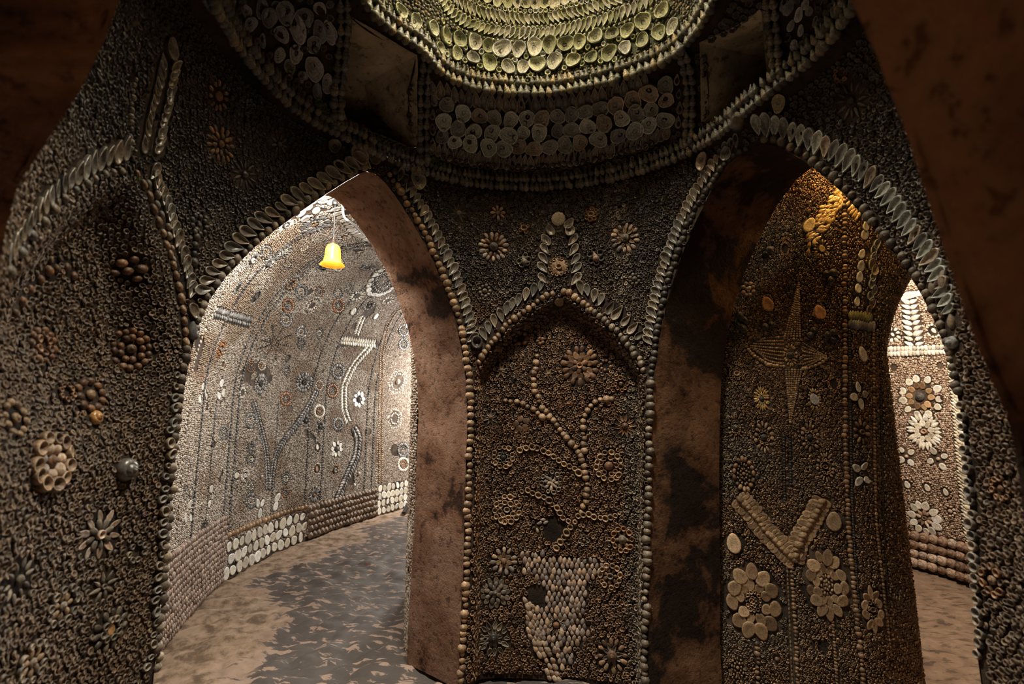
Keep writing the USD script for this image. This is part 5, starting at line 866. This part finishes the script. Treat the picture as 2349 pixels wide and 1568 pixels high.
put(WALL3, Q3, 'white_shell', PETAL, [(1989,497),(1986,518),(1983,538),(1976,582),(1974,610),(1971,635),(1968,661),(1965,691)], (14, 14), 75, 'bone', PALE)
for y in np.arange(560, 735, 15): put(WALL3, Q3, 'limpet_shell', OYSTERS, [(2008 + (y - 560) * -0.10 + rng.normal(0, 4), y)], (9, 13), 70, 'oyster', SHELL)
pts = [(1850 + rng.uniform(0, 85), 0) for _ in range(85)]; pts = [(x, rng.uniform(585 - (x - 1850) * 1.7 - 45, 585 - (x - 1850) * 1.35)) for x, _ in pts]
put(WALL3, Q3, 'leaf_shell', MUSSEL_OUT, pts, (9.5, 9.5), rng.normal(50, 22, len(pts)), 'gold', GLOSS, keep=0.6); put(WALL3, Q3, 'leaf_shell', PETAL, [(1856,516)], (17, 17), 60, 'gold', GLOSS)
put(WALL3, Q3, 'leaf_shell', MUSSEL_OUT, [(1943 + rng.uniform(0, 30), rng.uniform(450, 500)) for _ in range(14)], (10, 10), 60, 'gold', GLOSS)
def corner_tint(uv, p, q):
    m = len(p); t = meshkit.fbm(p * 3.0, 3, 71); w = smooth01((t - 0.48) / 0.15)[:, None]; return tints(m, 'corner', 0.2) * (1 - w) + tints(m, [(0.34, 0.26, 0.17), (0.26, 0.2, 0.13), (0.16, 0.12, 0.085)], 0.2) * w
n6 = field(WALL3, Q3, CUP6, 0.05, W3L[-1] * 0.62, 0.0, 2.55, 0.0132, corner_tint, SHELL, name='fine_shell', margin=60, sizes=(0.42, 0.58), tilt=0.3, mask=lambda q, uv, p: (q[:, 0] > 1610) & (q[:, 0] < 2120))

# ---------------------------------------------------------------- the far wall of the right passage
FW = W_PR
def z14(p): return Z(2020, 580, 3.733, p)
put(PASS_R, FW, 'white_shell', PETAL, z14([(155,372),(185,375),(205,370),(230,362),(255,357),(280,352),(305,348),(330,342),(350,338)]), (9, 9), 85, 'white', PALE)
for k in range(9):
    y = 690 + k * 12.2; x = 2078 + k * 0.9; put(PASS_R, FW, 'leaf_shell', MUSSEL_OUT, [(x, y), (x + 18 + k * 0.9, y)], (11, 11), [155, 25], 'white', PALE)
line(PASS_R, FW, 'band_shell', CLAM, z14([(60,822),(300,815),(560,800)]), 9, (6.5, 6.5), 95, pal='white', mat=PALE); line(PASS_R, FW, 'band_shell', CLAM, z14([(60,865),(300,855),(590,845)]), 9, (7, 7), 100, pal='white', mat=PALE)
for c, rx, rings, cen in [((2112,909), 50, [(.84, 11, PETAL, .24, .19, 'white'), (.50, 10, PETAL, .2, .16, 'tan')], (SNAIL, .2, 'slate')), ((2121,989), 42, [(.78, 26, MUSSEL_OUT, .22, .24, 'white'), (.44, 9, PETAL, .22, .2, 'bone')], (CUP2, .14, 'far')), ((2122,1188), 40, [(.72, 11, PETAL, .30, .26, 'white'), (.36, 9, MUSSEL_OUT, .2, .2, 'far')], (CUP2, .12, 'far')), ((2080,1046), 25, [(.66, 4, PETAL, .4, .34, 'white')], (DOMES, .16, 'far')), ((2153,1052), 28, [(.66, 4, PETAL, .4, .34, 'white')], (DOMES, .16, 'far')),
        ((2082,1111), 17, [(.8, 14, DOMES, .14, .14, 'far')], (PETAL, .5, 'white')), ((2128,1118), 17, [(.8, 14, DOMES, .14, .14, 'far')], (PETAL, .5, 'white')), ((2170,1128), 17, [(.8, 14, DOMES, .14, .14, 'far')], (PETAL, .5, 'white')), ((2143,758), 20, [(.75, 13, DOMES, .16, .16, 'bone')], (CLAM, .35, 'white')), ((2048,767), 20, [(.7, 9, CLAM, .26, .28, 'white')], (CLAM, .24, 'white')), ((2052,842), 14, [(.75, 11, DOMES, .18, .18, 'far')], None), ((2158,838), 14, [(.75, 11, DOMES, .18, .18, 'far')], None), ((2181,1172), 14, [(.75, 9, DOMES, .2, .2, 'far')], (SNAIL, .35, 'far'))]:
    rosette(PASS_R, FW, c, rx, rx, rings, cen, mat=PALE)
line(PASS_R, FW, 'slanted_shell', MUSSEL_OUT, [(2192,860),(2203,950),(2212,1060),(2221,1160),(2232,1268)], 8.2, (13, 13), 152, pal='bone', mat=PALE); line(PASS_R, FW, 'slanted_shell', MUSSEL_OUT, [(2180,835),(2192,950),(2201,1060),(2211,1160),(2224,1262)], 8.2, (8, 8), 150, pal='bone', mat=PALE)
line(PASS_R, FW, 'edge_shell', DOMES, [(2039,850),(2040,1000),(2042,1120),(2046,1232)], 13, (5, 5), None, pal='bone', mat=PALE)
sl, sr = sh(PASS_R, (2240, 1320))[0], sh(PASS_R, (2045, 1275))[0]
for k in range(4): along(PASS_R, FW, 'skirting_snail_shell', SNAIL, max(sl - 0.5, 0.05), sr + 0.4, 0.045 + 0.070 * k, 0.066, 0.034, 'far', PALE, stuff=False)
n7 = field(PASS_R, FW, GRAIN4, max(sl - 0.9, 0.05), sr + 0.9, 0.30, H_pr * 0.62, 0.0165, 'far', SHELL, name='fine_shell', sizes=(0.45, 0.62), tilt=0.3, mask=lambda q, uv, p: (q[:, 0] > 1985) & (q[:, 0] < 2300), aspect=0.5)


# ---------------------------------------------------------------- things
def lathe_mesh(prof, n=28):
    p = np.array(prof, float); th = np.arange(n + 1) * 2 * PI / n; v = np.stack([p[:, None, 0] * np.cos(th), p[:, None, 0] * np.sin(th), np.repeat(p[:, 1:], n + 1, 1)], -1).reshape(-1, 3); return v, grid_faces(len(p), n + 1)[:, ::-1]
def tube_mesh(pts, r, n=8):
    p = np.asarray(pts, float); t = unit(np.gradient(p, axis=0)); a = unit(np.cross(t, np.where(np.abs(t[:, 2:]) < 0.9, [0, 0, 1.0], [1.0, 0, 0]))); b = np.cross(t, a); th = np.arange(n + 1) * 2 * PI / n
    v = p[:, None] + r * (np.cos(th)[None, :, None] * a[:, None] + np.sin(th)[None, :, None] * b[:, None]); return v.reshape(-1, 3), grid_faces(len(p), n + 1)
GLASS_SHADE = usdkit.material(stage, LK('amber_glass'), {
    'g': ('texture_coordinate', {}), 'n': ('noise_texture', {'scale': 16.0, 'detail': 5.0, 'distortion': 1.6}), 'mp': ('mapping', {'scale': (1.0, 1.0, 0.35)}), 'w': ('noise_texture', {'scale': 26.0, 'detail': 2.0, 'distortion': 0.8}),
    'v': ('rgb_ramp', {'ramp': [(0.0, (1, 1, 1)), (0.66, (1, 1, 1)), (0.70, (0.45, 0.14, 0.03)), (1.0, (0.30, 0.08, 0.02))]}),
    'c': ('rgb_ramp', {'ramp': [(0.0, (1.0, 0.42, 0.03)), (0.5, (1.0, 0.60, 0.10)), (1.0, (1.0, 0.74, 0.24))]}), 'm': ('mix', {'mix_type': 'multiply', 'fac': 1.0}),
    't': ('translucent_bsdf', {}), 'd': ('principled_bsdf', {'roughness': 0.25}), 'e': ('emission', {'strength': 0.22}), 'x': ('mix_closure', {'fac': 0.35}), 'y': ('add_closure', {})},
    [('g.object', 'n.vector'), ('g.object', 'mp.vector'), ('mp.vector', 'w.vector'), ('w.fac', 'v.fac'), ('n.fac', 'c.fac'), ('c.color', 'm.color1'), ('v.color', 'm.color2'), ('m.color', 't.color'), ('m.color', 'd.base_color'), ('m.color', 'e.color'), ('t.BSDF', 'x.closure1'), ('d.BSDF', 'x.closure2'), ('x.closure', 'y.closure1'), ('e.emission', 'y.closure2')], surface='y.closure')
def plain(name, col, rough=0.5, metal=0.0, emit_=0.0): return usdkit.material(stage, LK(name), {'p': ('principled_bsdf', {'base_color': col, 'roughness': rough, 'metallic': metal, 'emission_color': col, 'emission_strength': emit_})}, [], surface='p.BSDF')
BRONZE = plain('dark_bronze', (0.035, 0.024, 0.016), 0.45, 0.6); BLACK = plain('black_flex', (0.012, 0.012, 0.012), 0.5); STEEL = plain('grey_conduit', (0.30, 0.30, 0.31), 0.38, 0.5); BULB = plain('warm_bulb', (1.0, 0.78, 0.42), 0.4, 0.0, 6.0)
def pendant(name, label, rim, cord_top, k=1.0, power=0.5):
    """A bell-shaped amber glass pendant; rim is the middle of the mouth of its shade."""
    p = xform(name, label, 'lamp'); x = UsdGeom.Xformable(stage.GetPrimAtPath(p)); x.AddTranslateOp().Set(tuple(map(float, rim)))
    out = [(0.0720, 0.0), (0.0700, 0.003), (0.0600, 0.012), (0.0515, 0.026), (0.0470, 0.046), (0.0445, 0.070), (0.0430, 0.092), (0.0400, 0.108), (0.0330, 0.121), (0.0200, 0.130)]
    prof = [(r * k, z * k) for r, z in out] + [((r - 0.0022) * k, (z - 0.001) * k) for r, z in out[::-1]]; prof.append(prof[0]); v, f = lathe_mesh(prof, 40); define_mesh(p, 'glass_shade', v, f[:, ::-1], GLASS_SHADE, n=None)
    v, f = lathe_mesh([(0.0, 0.175), (0.006, 0.174), (0.009, 0.160), (0.017, 0.142), (0.0245, 0.131), (0.0245, 0.125), (0.0, 0.125)]); define_mesh(p, 'lamp_holder', v * k, f[:, ::-1], BRONZE)
    top = np.asarray(cord_top, float) - np.asarray(rim, float); t = np.linspace(0, 1, 12)[:, None]; c = np.array([0, 0, 0.172 * k]) * (1 - t) + top * t; v, f = tube_mesh(c, 0.0032); define_mesh(p, 'cord', v, f, BLACK)
    v, f = lathe_mesh([(0.0, 0.0), (0.018, 0.0), (0.020, 0.012), (0.014, 0.03), (0.0, 0.032)]); define_mesh(p, 'ceiling_rose', v + top - [0, 0, 0.022], f[:, ::-1], BLACK)
    s = trimesh.creation.icosphere(2, 0.020 * k); s.apply_translation([0, 0, 0.062 * k]); define_mesh(p, 'bulb', s.vertices, s.faces, BULB, n=s.vertex_normals)
    l = UsdLux.SphereLight.Define(stage, p + '/bulb_glow'); l.AddTranslateOp().Set((0, 0, 0.062 * k)); l.CreateRadiusAttr(0.021 * k); l.CreateIntensityAttr(power * 60); l.CreateColorAttr((1.0, 0.72, 0.36))
def at(px, y): d = px_dir([px])[0]; return CAM + d * (y / d[1])
LY = 2.72
pendant('pendant_lamp', 'glowing amber bell-shaped glass pendant hanging in the left archway', at((762, 608), LY), at((769, 462), LY + 0.02), 0.98)
bx = at((777, 452), LY + 0.09); b = trimesh.creation.box((0.045, 0.05, 0.03)); b.apply_transform(trimesh.transformations.rotation_matrix(0.6, (0, 0, 1))); b.apply_translation(bx + [0.0, 0.0, 0.012])
p_ = xform('junction_box', 'small grey junction box above the hanging lamp', 'electrical box'); define_mesh(p_, 'box', b.vertices, b.faces, STEEL); b2 = trimesh.creation.box((0.05, 0.055, 0.006)); b2.apply_transform(trimesh.transformations.rotation_matrix(0.6, (0, 0, 1))); b2.apply_translation(bx + [0, 0, -0.004]); define_mesh(p_, 'cover_plate', b2.vertices, b2.faces, STEEL)
cpx = [(776,460),(783,464),(786,474),(787,488),(790,498),(797,505),(806,511),(815,518),(822,526),(832,535),(845,541),(855,546)]; cd = [LY + 0.10, LY + 0.11, LY + 0.12, LY + 0.12, LY + 0.13, LY + 0.14, LY + 0.2, LY + 0.26, LY + 0.32, LY + 0.40, LY + 0.48, LY + 0.55]
cp = np.array([at(a, y) for a, y in zip(cpx, cd)]); v, f = tube_mesh(smooth_line(cp, 50), 0.0085, 10); tag(define_mesh('/World', 'cable', v, f, STEEL, n=vert_normals(v, f)), 'grey cable snaking along the vault from the junction box', 'cable')
fl = lambda px: CAM + px_dir([px])[0] * (-(CAM[2] - 0.012) / px_dir([px])[0][2])
def wedge(name, label, px, px2, w, h):
    a, b = fl(px), fl(px2); d = unit(b - a); s = np.array([-d[1], d[0], 0]) * w; L = np.linalg.norm(b - a); v = np.array([a - s, a + s, b - s, b + s, a - s + [0, 0, h], a + s + [0, 0, h], b - s + [0, 0, h * 0.25], b + s + [0, 0, h * 0.25]]); m = trimesh.convex.convex_hull(v); tag(define_mesh('/World', name, m.vertices, m.faces, BLACK), label, 'door wedge')
wedge('floor_wedge', 'black wedge on the floor at the foot of the right passage wall', (2056, 1268), (2067, 1291), 0.02, 0.09); wedge('floor_wedge', 'small black wedge on the floor far along the left passage', (935, 1170), (926, 1178), 0.02, 0.09)
c = fl((833, 1300)); tv = np.array([(0, 0, 0.004), (0.030, 0.012, 0.010), (0.052, 0.0, 0.005), (0.030, -0.014, 0.012), (0.027, 0.0, 0.004)]); v = np.vstack([tv, tv - [0, 0, 0.0015]]) + c + [0, 0, 0.012]; f = [(0, 4, 1), (1, 4, 2), (2, 4, 3), (3, 4, 0), (5, 6, 9), (6, 7, 9), (7, 8, 9), (8, 5, 9)]
tag(define_mesh('/World', 'fallen_leaf', v, f, plain('dry_leaf', (0.36, 0.10, 0.025), 0.7)), 'small orange dead leaf lying on the passage floor', 'leaf')
# moss on the cords of the dome
MOSS = plain('moss', (0.16, 0.21, 0.035), 0.8)
MOSS_AT = ['green moss on the whelk cord at the lower left corner of the left niche', 'small moss patch just under the lower left corner of the left niche', 'moss among the grey oysters of the left drum panel', 'moss on the cord under the right end of the left niche', 'little moss tuft on the cord below the middle of the left niche', 'bright moss tuft at the point of the blind arch on the left wall', 'moss where the right rib of the left niche meets the cord', 'moss beside the left rib of the left niche', 'thin moss on the cord near the top of the left archway', 'moss below the left end of the middle oyster panel']
for k, (px, s, dn) in enumerate([((742,252),16,'DR'),((745,273),12,'DR'),((660,154),14,'DR'),((880,336),16,'DR'),((866,318),12,'DR'),((298,408),9,'RO'),((996,366),14,'DR'),((728,235),10,'DR'),((904,352),12,'DR'),((1012,380),12,'DR')]):
    sf = DRUM if dn == 'DR' else ROOM; uv = sf.hit([px]); 
    if np.isnan(uv[0, 0]): uv = ROOM.hit([px]); sf = ROOM
    p, n, up = sf.frame(uv); m = mpp(p)[0] * s; bl = []
    V, Fc = [], []
    for j in range(90):
        o = p[0] + n[0] * 0.018 + (np.cross(up[0], n[0]) * rng.normal(0, 0.45) + up[0] * rng.normal(0, 0.3)) * m; d = unit(n[0] + rng.normal(0, 0.6, 3) + [0, 0, 0.3]) * rng.uniform(0.25, 0.6) * m * 0.8; w = unit(np.cross(d, rng.normal(0, 1, 3))) * m * 0.07; i = len(V); V += [o - w, o + w, o + d * 0.6 + w * 0.9, o + d, o + d * 0.6 - w * 0.9]; Fc += [(i, i + 1, i + 2), (i, i + 2, i + 4), (i + 4, i + 2, i + 3)]
    q = define_mesh('/World', 'moss_tuft', V, Fc, MOSS); tag(q, MOSS_AT[k], 'moss', 'moss tufts in the shellwork', 'stuff')
